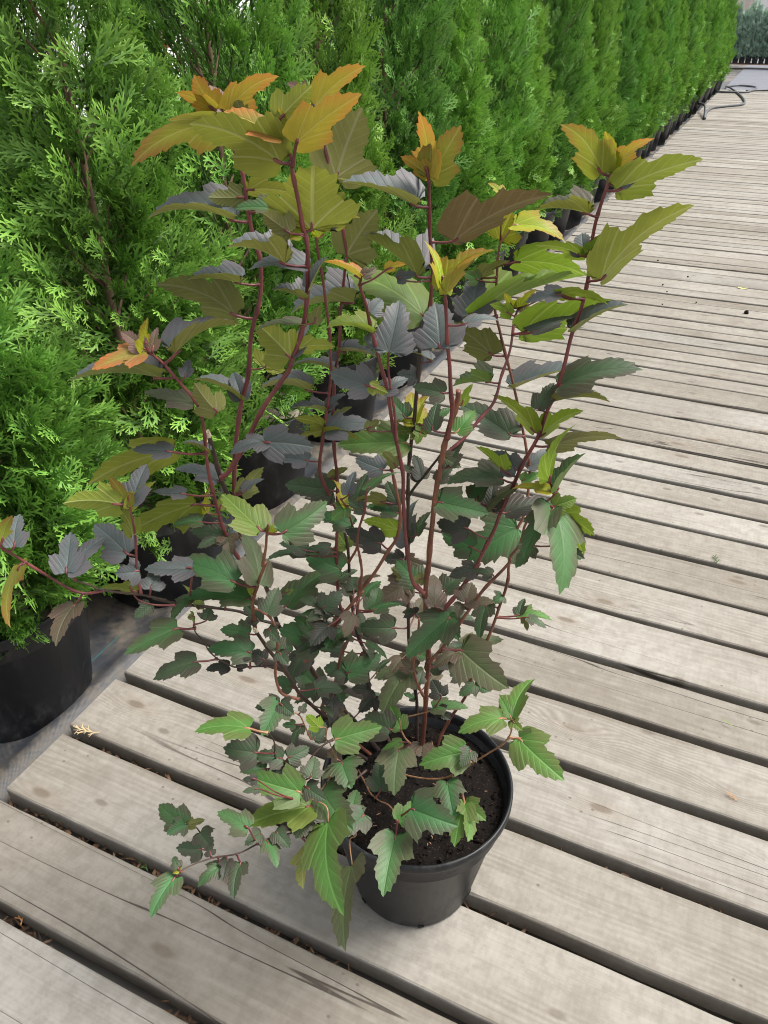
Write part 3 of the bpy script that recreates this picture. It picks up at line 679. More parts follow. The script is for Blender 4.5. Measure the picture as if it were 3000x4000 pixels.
-404,529,660 -89,-44,10 7,9,99 74 53 18 7 G -402,533,657
-429,529,673 -88,-25,39 38,12,92 31 22 23 5 W -445,535,626
-385,533,643 -6,88,46 45,-39,80 33 30 12 6 D -387,532,642
-371,644,568 -92,-24,32 37,-20,91 40 29 12 8 D -361,655,549
-374,635,575 37,87,32 48,-48,74 33 34 10 10 D -363,654,546
-373,644,567 -49,-87,-9 58,-39,72 31 25 19 6 D -361,655,549
-364,676,430 59,78,19 43,-51,75 56 46 15 8 G -381,677,420
-365,679,427 -94,-31,16 33,-62,71 35 41 19 9 D -381,677,420
-388,645,502 -97,-12,19 22,-66,72 60 55 10 9 G -387,646,499
-388,643,506 -86,27,42 33,-32,89 49 35 11 7 G -386,646,502
-430,667,446 -6,-92,-40 42,-38,82 41 36 13 10 D -431,667,446
-417,685,369 -94,29,19 1,-52,85 46 46 22 8 G -412,691,365
-412,608,444 -95,6,29 21,-58,79 27 27 13 5 G -408,611,442
-418,539,595 -88,-41,22 44,-60,67 34 28 18 8 G -409,544,594
-404,519,589 -90,-41,14 28,-31,91 50 36 14 8 G -411,523,559
-427,482,659 -32,85,41 41,-26,87 14 22 21 6 D -443,479,649
-449,479,592 -64,-76,-11 7,-20,98 50 36 14 9 D -436,499,584
-428,507,569 -83,-55,-3 15,-27,95 27 19 10 8 K -428,507,571
-422,513,562 62,79,-1 57,-43,70 14 11 16 9 K -421,514,564
-396,533,568 -95,9,30 20,-58,79 20 21 10 9 K -398,535,554
-403,517,587 -73,-67,9 27,-18,95 23 17 22 7 K -411,523,559
-368,514,527 8,-99,-11 41,-7,91 45 41 19 3 G -361,528,502
-366,512,530 96,-27,-13 -2,-49,87 22 24 13 3 D -361,528,502
-371,518,522 -82,-57,-8 35,-59,73 29 24 15 4 D -361,528,502
-369,454,547 -90,-43,-2 -5,5,100 60 43 16 5 V -353,465,536
-368,461,500 -93,-35,12 30,-54,78 39 40 12 10 D -357,480,484
-353,487,468 -89,-42,18 39,-50,77 35 29 13 6 D -357,488,458
-347,490,469 53,85,0 51,-32,80 29 26 10 6 D -357,490,453
-368,473,458 -76,-64,14 22,-4,98 29 20 22 8 G -355,494,443
-356,493,444 -63,-76,15 56,-32,77 22 25 23 9 K -355,494,443
-354,496,442 62,79,5 45,-41,79 18 20 19 9 K -355,496,439
-341,420,516 -87,-49,11 37,-49,79 15 12 13 5 K -324,457,447
-351,435,477 -71,-69,14 35,-18,92 19 13 21 4 D -324,457,447
-313,482,462 -25,92,29 27,-22,94 26 28 15 4 D -325,481,450
-319,555,445 72,70,-1 45,-45,77 61 46 12 5 V -322,555,444
-359,541,465 1,-95,-31 -14,-31,94 26 19 16 4 D -355,543,465
-365,537,469 -84,-54,8 41,-52,74 16 14 23 9 G -355,542,470
-327,532,486 -68,-8,73 -63,57,-52 24 20 11 4 W -327,532,487
-354,535,498 -4,99,10 41,-7,91 15 11 18 8 D -357,534,493
-387,680,387 74,-64,-22 -1,-34,94 28 29 16 9 G -391,679,384
-402,700,328 50,-82,-28 13,-25,96 33 30 12 6 K -396,707,323
-363,745,334 -86,-50,10 41,-57,72 29 28 13 5 K -363,745,334
-355,747,321 -38,-86,-34 36,-48,80 37 34 18 5 K -362,747,315
-424,632,586 61,78,15 53,-54,66 10 9 11 8 W -450,632,568
-463,504,660 -17,-94,-29 -15,-26,95 33 24 22 8 G -467,505,647
-440,478,663 -61,-79,8 64,-43,63 7 12 12 7 W -443,479,649
-463,512,638 -81,35,48 59,47,66 36 26 23 7 W -462,513,642
-351,554,430 12,98,17 42,-21,88 28 28 17 6 D -354,553,430
-385,547,577 -65,68,32 18,-28,94 33 23 16 3 D -387,547,577
-385,547,573 84,-34,-42 20,-52,83 19 21 14 4 D -388,547,572
-406,544,615 -83,23,50 30,-57,76 29 23 14 4 D -411,543,613
-388,536,618 87,-42,-26 3,-46,89 23 18 11 5 D -382,541,616
-409,693,364 14,-96,-23 32,-17,93 22 22 16 4 D -410,692,361
-368,730,453 -49,80,35 73,16,66 49 35 20 6 D -374,730,448
-376,697,521 -32,-85,-42 42,-52,74 26 22 13 5 D -377,697,520
-375,733,399 99,12,-3 11,-68,72 20 29 17 5 K -367,739,396
-320,468,448 -94,-25,24 33,-50,80 63 48 18 6 V -319,469,444
-304,540,427 70,-69,-17 -2,-26,97 36 54 16 6 G -309,541,427
-192,621,353 51,-84,-18 -5,-24,97 49 44 22 5 G -181,627,352
-317,481,407 -71,-70,7 16,-7,98 78 56 18 4 W -312,487,391
-288,473,403 52,-85,-1 -59,-37,72 107 77 11 4 V -289,473,403
-255,466,348 29,-95,12 -74,-14,65 101 73 11 4 E -255,466,348
-216,507,377 21,-97,-16 9,-14,99 71 51 19 3 G -218,516,394
-216,516,392 27,96,0 38,-11,92 37 32 15 8 V -218,516,394
-203,522,416 100,-4,9 -10,-55,83 58 61 22 7 G -222,523,387
-163,608,341 11,-96,-26 -39,-29,88 56 40 17 5 V -169,615,351
-162,611,338 94,-28,-17 -1,-53,85 33 32 22 6 V -169,615,351
-162,609,338 40,-92,1 62,28,74 53 38 23 6 V -169,615,351
-315,508,402 88,-48,0 -16,-30,94 65 65 12 8 G -319,508,399
-276,506,384 -20,97,12 21,-7,98 34 33 14 4 G -275,507,381
-258,508,391 -31,-95,6 45,-9,89 43 37 16 5 D -274,506,379
-319,473,391 5,-99,-10 33,-7,94 25 37 19 6 D -317,475,387
-308,461,358 2,-50,-86 -98,18,-13 53 38 21 8 M -325,460,385
-466,425,357 -97,10,23 17,-39,90 44 37 18 7 G -466,425,357
-466,425,357 -33,-93,18 61,-6,79 25 25 14 5 G -466,425,357
-464,427,352 66,75,-1 -63,54,-56 22 16 23 3 M -465,428,353
-463,444,316 90,-33,-27 16,-32,93 28 31 17 3 D -463,444,316
-478,454,255 -78,-53,35 55,-31,77 34 35 21 5 D -470,460,250
-373,366,435 -75,66,-2 -4,-2,100 15 13 12 4 K -373,366,431
-345,400,455 -99,3,11 11,-20,97 42 30 13 3 G -349,416,402
-347,422,414 -30,-94,19 56,-1,83 23 22 20 9 D -345,424,400
-342,424,401 79,-61,-3 29,34,90 35 25 14 4 G -345,424,400
-337,436,406 91,-29,-30 17,-40,90 25 25 12 8 D -337,437,395
-366,370,415 -35,-93,-10 27,-20,94 31 22 14 9 G -370,372,426
-363,379,416 38,-92,4 21,13,97 25 18 20 9 K -366,381,418
-355,389,399 34,-94,-7 -15,-12,98 38 27 18 5 D -361,392,409
-390,327,441 4,-100,-1 1,-1,100 43 31 16 4 G -387,329,443
-388,332,451 -82,58,5 1,-8,100 16 13 15 10 D -386,333,444
-387,332,447 -95,0,31 29,-37,88 12 11 20 7 Y -386,333,444
-310,491,393 7,100,6 38,-8,92 29 32 14 7 D -310,491,392
-317,477,448 98,-17,-7 -2,-48,88 28 26 14 4 D -320,477,446
"""

# ------------------------------------------------------------------ ground and fabric
GZ = -.06
def sheet(name, x0, x1, y0, y1, nx, ny, zf, mat):
    v = [(x0 + (x1 - x0) * i / nx, y0 + (y1 - y0) * j / ny, 0) for j in range(ny + 1) for i in range(nx + 1)]
    v = [(x, y, zf(x, y)) for x, y, _ in v]
    f = [(j * (nx + 1) + i, j * (nx + 1) + i + 1, (j + 1) * (nx + 1) + i + 1, (j + 1) * (nx + 1) + i) for j in range(ny) for i in range(nx)]
    o = link(name, mesh(name, v, f, mat)); o['kind'] = 'structure'; return o
gm = NT('trodden_nursery_earth'); gn = gm.noise(gm.obj(), .6, 6); g2 = gm.noise(gm.obj(), 14, 5)
gm.set(Base_Color=gm.mix(gn, gm.mix(g2, (.10, .085, .065), (.22, .19, .15)), (.26, .25, .23)), Roughness=.9); gm.l(gm.bump(g2, .5, .02), gm.b.inputs['Normal'])
sheet('ground', -400, 400, -400, 400, 8, 8, lambda x, y: GZ - .008, gm.m)
from mathutils import noise as MN
def mat_z(x, y):
    z = GZ + .006 * MN.noise(Vector((x * 5, y * 5, 0)))
    d = x + 1.065                                     # the fabric rides up against the deck ends
    return z + .034 * math.exp(-(d / .030) ** 2) * (.75 + .4 * MN.noise(Vector((0, y * 2.2, 3)))) + .004
sheet('weed_mat', -1.6, -1.015, -.6, 9.0, 40, 240, mat_z, M['fabric'])
sheet('weed_mat', -9.0, -1.6, -3.0, 9.0, 10, 14, lambda x, y: GZ, M['fabric'])
sheet('weed_mat', -9.0, -1.015, 9.0, 30.0, 10, 20, lambda x, y: GZ, M['fabric'])
tm = NT('grey_sheeting'); tn = tm.noise(tm.map(tm.obj(), (1, 3.5, 1)), 1.6, 5, .6, .6)
tm.set(Base_Color=tm.mix(tn, (.085, .092, .112), (.16, .168, .195)), Roughness=.75); tm.l(tm.bump(tn, .6, .12), tm.b.inputs['Normal'])
sheet('ground_sheeting', -1.012, 8, 17.45, 30.0, 40, 60, lambda x, y: GZ + .008 + .014 * MN.noise(Vector((x * 1.2, y * 1.2, 5))), tm.m)

# ------------------------------------------------------------------ deck: every plank its own object
deck = empty('deck', (0, 0, 0)); tag(deck, kind='structure')
GAPS = [-.30, -.135, .03, .195, .357, .518, .682, .844, 1.009, 1.178, 1.324, 1.492, 1.643, 1.796, 1.937, 2.07, 2.18, 2.293, 2.40, 2.508, 2.655, 2.829,
        2.975, 3.081, 3.203, 3.314, 3.411, 3.524, 3.62, 3.733, 3.889, 4.003, 4.11, 4.221, 4.383, 4.573]
while GAPS[-1] < 17.2: GAPS.append(GAPS[-1] + R.choice((.107, .112, .118, .15, .16, .17)))
def plank_mesh(L, wd, th, near, rr):
    n = 60 if near else 8
    prof = [(-.5, -1), (-.5, -.14), (-.493, -.045), (-.475, 0), (.475, 0), (.493, -.045), (.5, -.14), (.5, -1)]
    v, f = [], []; k = len(prof); sd = rr.uniform(0, 99)
    cup = rr.uniform(-.0012, .0018)
    for i in range(n + 1):
        x = L * i / n
        for j, (py, pz) in enumerate(prof):
            e = MN.noise(Vector((x * 7, sd, 1 if py > 0 else 2))) * .0016 + MN.noise(Vector((x * 40, sd, 3 if py > 0 else 4))) * .0007
            y = py * wd + (e if py > 0 else -e); z = pz * th
            if j in (2, 5): z -= abs(MN.noise(Vector((x * 11, sd, j)))) * .003
            if pz > -.5: z += MN.noise(Vector((x * 1.3, sd, 9))) * .0015 - cup * (1 if abs(py) < .47 else 0)
            v.append((x + (rr.uniform(-.002, .002) if i in (0, n) else 0), y, z))
    for i in range(n):
        for j in range(k):
            q = (j + 1) % k
            f.append((i * k + j, (i + 1) * k + j, (i + 1) * k + q, i * k + q))
    f.append(tuple(range(k))); f.append(tuple(n * k + j for j in reversed(range(k))))
    me = mesh('plank', v, f, M['wood'], smooth=False); return me
for i, (a, b) in enumerate(zip(GAPS, GAPS[1:])):
    near = b < 2.7
    gw = R.uniform(.018, .023) if b < 1.4 else R.uniform(.012, .017)
    wd = b - a - gw
    x0 = -1.012 + R.uniform(-.006, .006); L = 3.35 + R.uniform(-.03, .05)
    o = link('plank', plank_mesh(L, wd, .038, near, R), deck, (x0, (a + b) / 2, R.uniform(-.004, 0) if not .5 < b < .9 else -.001))
    o.rotation_euler = (R.uniform(-.004, .004), 0, R.uniform(-.0012, .0012))
for x in (-.86, .35, 1.6):
    v, f = box(-.035, .035, -.32, 17.3, GZ - .004, -.0425)
    link('joist', mesh('joist', v, f, M['joist'], smooth=False), deck, (x, 0, 0))

def rows(v): return v / np.linalg.norm(v, axis=-1, keepdims=True)
def spray_template(rng, n_side=11, L=1.0, spread=.62, wid=.027):
    """flat scale-leaved spray along +Y: (quads,4,3), tip value per vertex"""
    Q, T = [], []
    def strip(p, d, l, w0, w1, t0, t1):
        s = np.array((-d[1], d[0], 0)); q = p + d * l
        Q.append([p - s * w0, p + s * w0, q + s * w1, q - s * w1]); T.append([t0, t0, t1, t1]); return q
    p = np.zeros(3); d = np.array((0, 1., 0)); n = n_side; seg = L / (n + 1)
    for i in range(n):
        f = i / n
        d = np.array((d[0] + rng.normal(0, .05), d[1], 0)); d /= np.linalg.norm(d)
        p = strip(p, d, seg, wid * (1 - .3 * f), wid * (1 - .3 * (f + 1 / n)), f * .6, f * .6 + .1)
        sg = 1 if i % 2 else -1
        for side in ((sg,) if f > .15 else (sg,)):
            ang = side * rng.uniform(.55, .85)
            e = np.array((d[0] * math.cos(ang) + d[1] * math.sin(ang), -d[0] * math.sin(ang) + d[1] * math.cos(ang), 0))
            l = L * spread * (1 - f) ** .8 * rng.uniform(.75, 1.05) * (.55 + .45 * min(1, f * 4)) + .08
            m = max(2, int(l / .10)); q = p.copy(); tb = .25 + .4 * f
            for j in range(m):
                g = j / m
                e = np.array((e[0] * (1 - .10) + d[0] * .10, e[1] * .9 + d[1] * .10, 0)); e /= np.linalg.norm(e)
                last = j == m - 1
                q = strip(q, e, l / m * (1.15 if last else 1.0), wid * (.95 - .15 * g), wid * (.42 if last else .85), tb + (1 - tb) * g * .8, min(1, tb + (1 - tb) * (g + .35)))
                if not last:
                    for s2 in ((1,) if j % 2 else (-1,)):
                        a2 = s2 * rng.uniform(.5, .8)
                        h = np.array((e[0] * math.cos(a2) + e[1] * math.sin(a2), -e[0] * math.sin(a2) + e[1] * math.cos(a2), 0))
                        strip(q, h, l / m * rng.uniform(1.0, 1.9), wid * .8, wid * .40, tb + .2, 1.0)
    q = strip(p, d, seg * 1.5, wid * .7, wid * .35, .8, 1.0)
    Q = np.array(Q); T = np.array(T)
    Q[..., 2] = -.22 * Q[..., 1] ** 2 + .25 * np.abs(Q[..., 0]) * .6 + .02 * np.sin(Q[..., 0] * 25)      # gentle curl
    return Q, np.clip(T, 0, 1)
# brown litter caught in the gaps
def litter(name, spots, mat, wmin, wmax):
    v, f = [], []
    for (x, y, z, l, w, az, tl) in spots:
        d = Vector((math.cos(az), math.sin(az), tl)).normalized(); s = d.cross(Vector((0, 0, 1))).normalized(); u = s.cross(d)
        p = Vector((x, y, z)); q = len(v); b = u * l * R.uniform(-.2, .2)
        for c, k in ((0, .5), (.5, 1), (1, .25)):
            for sg in (-1, 1): v.append(p + d * l * (c - .5) + s * sg * w * k + (b if c == .5 else b * 0))
        f += [(q, q + 1, q + 3, q + 2), (q + 2, q + 3, q + 5, q + 4)]
    return mesh(name, v, f, mat)
lm = NT('dry_litter'); lr_ = lm.vor(lm.obj(), 90, 1)
lm.set(Base_Color=lm.mix(lr_, (.05, .030, .018), (.16, .085, .045)), Roughness=.85)
sp = []
for g in GAPS[3:14]:
    for _ in range(420 if g < 1 else 140):
        x = R.uniform(-1.0, .9); 
        if MN.noise(Vector((x * 4, g * 9, 0))) < -.05: continue
        sp.append((x, g + R.gauss(0, .010), R.uniform(GZ + .012, GZ + .036), R.uniform(.008, .028), R.uniform(.0010, .0035), R.uniform(0, 6.28), R.uniform(-.4, .4)))
tag(link('leaf_litter', litter('leaf_litter', sp, lm.m, 0, 0)), 'brown dry leaf litter lying in the gaps between planks', 'litter', kind='stuff')
def sprig_obj(name, x, y, z, rz, s, mat, label, cat, group=None, tilt=0):
    rr = np.random.default_rng(int(abs(x * 1000) + abs(y * 1000))); Q, _ = spray_template(rr, 6, 1.0, .5, .022)
    V = Q.reshape(-1, 3) * .045 * s; V[:, 2] = .003 + np.abs(V[:, 2]) * .8
    o = link(name, quads_mesh(name, V, np.arange(len(V)).reshape(-1, 4), mat)); o.location = (x, y, z); o.rotation_euler = (tilt, 0, rz)
    return tag(o, label, cat, group)
orange = plain('dry_orange_sprig', (.36, .17, .06), .8)
sprig_obj('dry_sprig', -.80, .357, -.022, .6, 1.1, orange, 'orange dried conifer sprig lodged in the gap near the plank ends', 'sprig')
sprig_obj('dry_sprig', .225, 1.06, .0, 1.3, .5, orange, 'tiny orange dry sprig on a plank right of the potted shrub', 'sprig')
sprig_obj('dry_sprig', -.94, .70, .001, 2.0, 1.1, plain('straw_sprig', (.42, .32, .18), .8), 'pale straw-coloured dry sprig lying across the plank end', 'sprig')
sprig_obj('dry_sprig', .02, .682, -.045, -.5, .8, plain('rusty_sprig', (.16, .075, .03), .85), 'rusty brown dry sprig in the gap in front of the pot', 'sprig')
moss = plain('moss_green', (.05, .075, .03), .9)
sprig_obj('weed_tuft', .131, 1.80, -.004, .3, .8, moss, 'small dark green weed tuft growing out of a deck gap', 'weed')
sprig_obj('weed_tuft', -.68, .518, -.03, 1.0, .9, plain('weed_green', (.08, .16, .04), .8), 'tiny bright green weed in the gap under the trailing twig', 'weed')
gb = link('grass_blade', litter('grass_blade', [(0, 0, .003, .03, .0012, 0, .05)], plain('blade_green', (.16, .24, .06), .7), 0, 0)); gb.location = (.192, 1.243, 0); gb.rotation_euler[2] = -.45
tag(gb, 'single cut green grass blade lying on a bare plank', 'grass blade')
yl = link('fallen_leaf', litter('fallen_leaf', [(0, 0, .004, .05, .012, 0, .05)], plain('fallen_yellow', (.45, .46, .16), .7), 0, 0)); yl.location = (.054, 4.363, 0)
tag(yl, 'small pale yellow fallen leaf lying on the far planks', 'leaf')
def crumb_mesh(r, seed):
    bm = bmesh.new(); bmesh.ops.create_icosphere(bm, subdivisions=2, radius=r)
    for q in bm.verts: q.co *= 1 + .35 * MN.noise(q.co * (1.3 / r) + Vector((seed, 0, 0)))
    me = bpy.data.meshes.new('soil_crumb'); bm.to_mesh(me); bm.free(); me.materials.append(M['soil']); return me
sm = NT('potting_soil'); s1 = sm.noise(sm.obj(), 55, 6, .7); s2 = sm.vor(sm.map(sm.obj(), (1, 1, 1)), 150, 1); s3 = sm.vor(sm.map(sm.obj(), (1, 2.6, 1), rot=(0, 0, .5)), 60)
sc_ = sm.mix(s1, (.003, .0024, .0021), (.012, .009, .0075)); sc_ = sm.mix(sm.math('MULTIPLY', sm.smooth(s3, .10, .05), .45), sc_, (.13, .07, .045))
sm.set(Base_Color=sc_, Roughness=.95, Specular_IOR_Level=.15); sm.l(sm.bump(s1, .9, .01), sm.b.inputs['Normal']); M['soil'] = sm.m
for i, (x, y, r) in enumerate([(.092, 3.944, .011), (-.332, 4.251, .004), (-.296, 4.137, .0035), (-.421, 4.718, .0045), (-.142, 4.017, .0035), (-.228, 4.455, .0045), (-.289, 3.916, .0035)]):
    o = link('soil_crumb', crumb_mesh(r, i * 7.7), None, (x, y, r * .55))
    if i == 0: tag(o, 'large round black soil lump on the planks beside the yellow leaf', 'soil lump', 'soil lumps on the deck')
    else: tag(o, 'tiny black soil crumb scattered on the far planks', 'soil lump', 'soil lumps on the deck')

ONES = 'first second third fourth fifth sixth seventh eighth ninth tenth eleventh twelfth thirteenth fourteenth fifteenth sixteenth seventeenth eighteenth nineteenth'.split()
def nth(i):
    if i < 20: return ONES[i - 1]
    a, b = divmod(i, 10); T = {2: 'twent', 3: 'thirt', 4: 'fort'}[a]
    return T + 'ieth' if b == 0 else T + 'y-' + ONES[b - 1]
# ------------------------------------------------------------------ thuja hedge in black pots
TPL = [spray_template(NP, NP.integers(7, 10), 1.0, NP.uniform(.5, .68)) for _ in range(7)]
def profile(q, shape):
    xs, ys = shape; return np.interp(q, xs, ys)
CONE = ([0, .08, .22, .45, .7, .88, 1.0], [.60, .88, 1.0, .82, .48, .24, .04])
SHRT = ([0, .08, .22, .45, .7, .88, 1.0], [.50, .80, 1.0, .80, .50, .26, .05])
FAT = ([0, .08, .25, .55, .8, .93, 1.0], [.58, .88, 1.0, .88, .58, .30, .05])
def make_crown(name, H, Rm, z0, nb, per, shape, mat, upq=1.0, size=.085, seed=0, clump=.13):
    rng = np.random.default_rng(seed)
    qs = np.linspace(0, 1, 400); w = profile(qs, shape) + .18; cdf = np.cumsum(w); cdf /= cdf[-1]
    q = np.interp((np.arange(nb) + rng.uniform(0, 1, nb)) / nb, cdf, qs)
    az = np.arange(nb) * 2.39996 + rng.normal(0, .25, nb)
    rad = profile(q, shape) * Rm * rng.uniform(1 - clump * 1.6, 1 + clump, nb)
    tipz = z0 + q * H
    tips = np.stack((rad * np.cos(az), rad * np.sin(az), tipz), 1)
    foot = np.stack((0 * az, 0 * az, np.maximum(z0 * .8, tipz - rad * (.35 + .9 * q) - .05)), 1)
    bi = np.repeat(np.arange(nb), per); n = len(bi)
    f = 1 - np.abs(rng.normal(0, .26, n)); f = np.clip(f, .15, 1.0)
    pos = foot[bi] + (tips[bi] - foot[bi]) * f[:, None]
    out = np.stack((np.cos(az[bi]), np.sin(az[bi]), 0 * f), 1)
    tan = np.stack((-np.sin(az[bi]), np.cos(az[bi]), 0 * f), 1)
    pos += tan * rng.normal(0, .030, n)[:, None] + np.array((0, 0, 1.)) * rng.normal(0, .032, n)[:, None]
    qq = q[bi]
    ax = out * (1.0 - .62 * qq)[:, None] + np.array((0, 0, 1.)) * ((.26 + .95 * qq) * upq)[:, None] + rng.normal(0, .30, (n, 3)) + tan * rng.normal(0, .30, n)[:, None]
    ax = rows(ax)
    nr = tan + rng.normal(0, .55, (n, 3)); nr -= ax * np.sum(nr * ax, 1)[:, None]; nr = rows(nr)
    xx = np.cross(ax, nr)
    sc = size * rng.uniform(.65, 1.25, n) * (1 - .18 * qq)
    pos -= ax * sc[:, None] * .45
    tsel = rng.integers(0, len(TPL), n); V, A = [], []
    for k, (Q, T) in enumerate(TPL):
        ii = np.nonzero(tsel == k)[0]
        if not len(ii): continue
        P = Q.reshape(-1, 3)
        W = (P[None, :, 0, None] * xx[ii][:, None] + P[None, :, 1, None] * ax[ii][:, None] + P[None, :, 2, None] * nr[ii][:, None]) * sc[ii][:, None, None] + pos[ii][:, None]
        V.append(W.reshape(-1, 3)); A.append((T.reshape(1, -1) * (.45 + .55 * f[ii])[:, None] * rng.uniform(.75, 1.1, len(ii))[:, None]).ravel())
    V = np.concatenate(V); A = np.clip(np.concatenate(A), 0, 1)
    me = quads_mesh(name, V, np.arange(len(V)).reshape(-1, 4), mat, A)
    # trunk with limbs
    v, fc = [], []
    sway = [Vector((.012 * MN.noise(Vector((seed, k, 1))), .012 * MN.noise(Vector((seed, k, 5))), z0 * .6 + (H + z0 * .38) * k / 9)) for k in range(10)]
    a, b = tube(sway, [.013 * (1 - .085 * k) for k in range(10)], 7); v += a; fc += b
    for i in range(0, nb, 3):
        p0, p1 = Vector(foot[i]), Vector(tips[i]); m = p0.lerp(p1, .55) - Vector((0, 0, .015))
        a, b = tube([p0, m, p0.lerp(p1, .93)], [.0042, .003, .0012], 4, len(v), False); v += a; fc += b
    return me, mesh('trunk', v, fc, M['thuja_wood'])
def pot_parts(name, rb, rt, h, soilz, mat, root, lip=.012):
    prof = [(rb * .0, 0.004), (rb * .93, .004), (rb * .97, 0.0), (rb, .006), (rb + (rt - rb) * .86 - .003, h - lip - .006), (rt - .0045, h - lip - .002)]
    o = link('pot_wall', lathe('pot_wall', prof, mat, 56), root)
    rim = [(rt - .005, h - lip - .003), (rt - .001, h - lip - .0025), (rt, h - lip), (rt, h - .003), (rt - .002, h), (rt - .0045, h - .001), (rt - .007, h - .006), (rt - .010, soilz - .02)]
    r = link('rim', lathe('rim', rim, mat, 64), root)
    return o, r
def soil_disc(rad, z, seed, mat, amp=.006, n=26, seg=56):
    v, f = [(0, 0, z)], []
    for j in range(1, n + 1):
        r = rad * j / n
        for i in range(seg):
            a = 2 * math.pi * i / seg; x, y = r * math.cos(a), r * math.sin(a)
            hz = amp * (MN.noise(Vector((x * 28, y * 28, seed))) + .6 * MN.noise(Vector((x * 80, y * 80, seed))) + .35 * MN.noise(Vector((x * 190, y * 190, seed))))
            v.append((x, y, z + hz - .006 * (j / n) ** 6))
    for i in range(seg): f.append((0, 1 + i, 1 + (i + 1) % seg))
    for j in range(n - 1):
        for i in range(seg):
            k = (i + 1) % seg; a = 1 + j * seg; b = a + seg
            f.append((a + i, b + i, b + k, a + k))
    return mesh('soil', v, f, mat)
# one pot of this kind, copied for every conifer
big_pot = empty('plant_pot', (0, 0, 0))
pot_parts('plant_pot', .150, .198, .30, .26, M['plastic_dusty'], big_pot, .022)
grit = plain('dusty_pot_grit', (.22, .19, .15), .95, .5, 60)
link('soil', soil_disc(.188, .262, 3.3, grit, .008, 14, 40), big_pot)
VAR = []
for i, (H, Rm, nb, per, shp, mk, up) in enumerate([(1.36, .265, 165, 19, CONE, 0, 1.0), (1.48, .250, 165, 18, FAT, 1, 1.15), (1.44, .258, 160, 18, CONE, 2, 1.1), (1.50, .245, 150, 18, FAT, 0, 1.25)]):
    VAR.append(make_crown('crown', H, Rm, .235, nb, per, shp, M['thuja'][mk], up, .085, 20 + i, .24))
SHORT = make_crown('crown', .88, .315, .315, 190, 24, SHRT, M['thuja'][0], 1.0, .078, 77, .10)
def thuja(x, y, v, rz, sc, label, group, pot_label, pot_group):
    rt = empty('thuja', (x, y, GZ + .004), rz); rt.scale = sc
    cr = link('crown', v[0], rt); link('trunk', v[1], rt)
    tag(rt, label, 'conifer', group)
    p = big_pot if not big_pot.get('label') else copy_tree(big_pot)
    p.location = (x, y, GZ + .004); p.rotation_euler[2] = rz; tag(p, pot_label, 'plant pot', pot_group)
thuja(-1.225, .755, SHORT, .4, (1, 1, 1), 'short wide green thuja at the near end of the hedge row', 'thujas lining the deck',
      'black pot of the short thuja at the near end of the row', 'pots lining the deck')
first = {1: ('green thuja with bare brown twigs showing, next to the short thuja',), 2: ('third green thuja of the deck-side row counted from the short thuja',), 3: ('fourth green thuja of the deck-side row counted from the short thuja',)}
k = 1; y = .755
while y < 18.2:
    y += .485 if k > 1 else .475
    if y >= 18.2: break
    v = VAR[(k * 3 + 1) % 4] if k > 1 else VAR[0]
    lab = first[1][0] if k == 1 else '%s dense green thuja of the deck-side row, counting from the short one' % nth(k + 1)
    pl = 'black pot under the thuja with bare twigs' if k == 1 else 'black pot under the %s thuja of the deck-side row from the short one' % nth(k + 1)
    h = R.uniform(.98, 1.14)
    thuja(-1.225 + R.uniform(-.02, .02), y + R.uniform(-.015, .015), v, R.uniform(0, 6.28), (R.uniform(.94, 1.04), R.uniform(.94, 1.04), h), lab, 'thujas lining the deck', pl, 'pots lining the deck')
    k += 1
for r_, (x, ys, n) in enumerate([(-1.71, .545, 13), (-2.20, .72, 9)]):
    for i in range(n):
        y = ys + .485 * i
        if r_ == 1 and 2.75 < y < 3.05: continue
        thuja(x + R.uniform(-.02, .02), y + R.uniform(-.02, .02), VAR[(i * 2 + r_ + 1) % 4], R.uniform(0, 6.28), (.92, .92, R.uniform(.66, .80) if y < 4 else R.uniform(.85, 1.0)),
              '%s green thuja of the %s row, counting from the short thuja end' % (nth(i + 1), ('second', 'third')[r_]), 'thujas in the %s row' % ('second', 'third')[r_],
              'black pot under the %s thuja of the %s row behind the hedge' % (nth(i + 1), ('second', 'third')[r_]), 'pots in the %s row' % ('second', 'third')[r_])

# white plastic plant tag stuck in a pot
tg = spline([(-1.02, 6.72, .20), (-1.03, 6.71, .27), (-1.06, 6.70, .335), (-1.10, 6.69, .36), (-1.15, 6.69, .33)], 5)
v, f = [], []
for i, p in enumerate(tg): v += [p + Vector((0, -.012, 0)), p + Vector((0, .012, 0)), p + Vector((0, .012, .002)), p + Vector((0, -.012, .002))]
for i in range(len(tg) - 1):
    a, b = i * 4, i * 4 + 4
    for q in range(4): f.append((a + q, a + (q + 1) % 4, b + (q + 1) % 4, b + q))
f += [(0, 1, 2, 3), tuple(len(v) - 4 + q for q in (3, 2, 1, 0))]
tag(link('plant_tag', mesh('plant_tag', v, f, plain('white_tag_plastic', (.8, .8, .78), .4, .03))), 'bent white plastic plant tag sticking out of a hedge pot', 'plant tag')

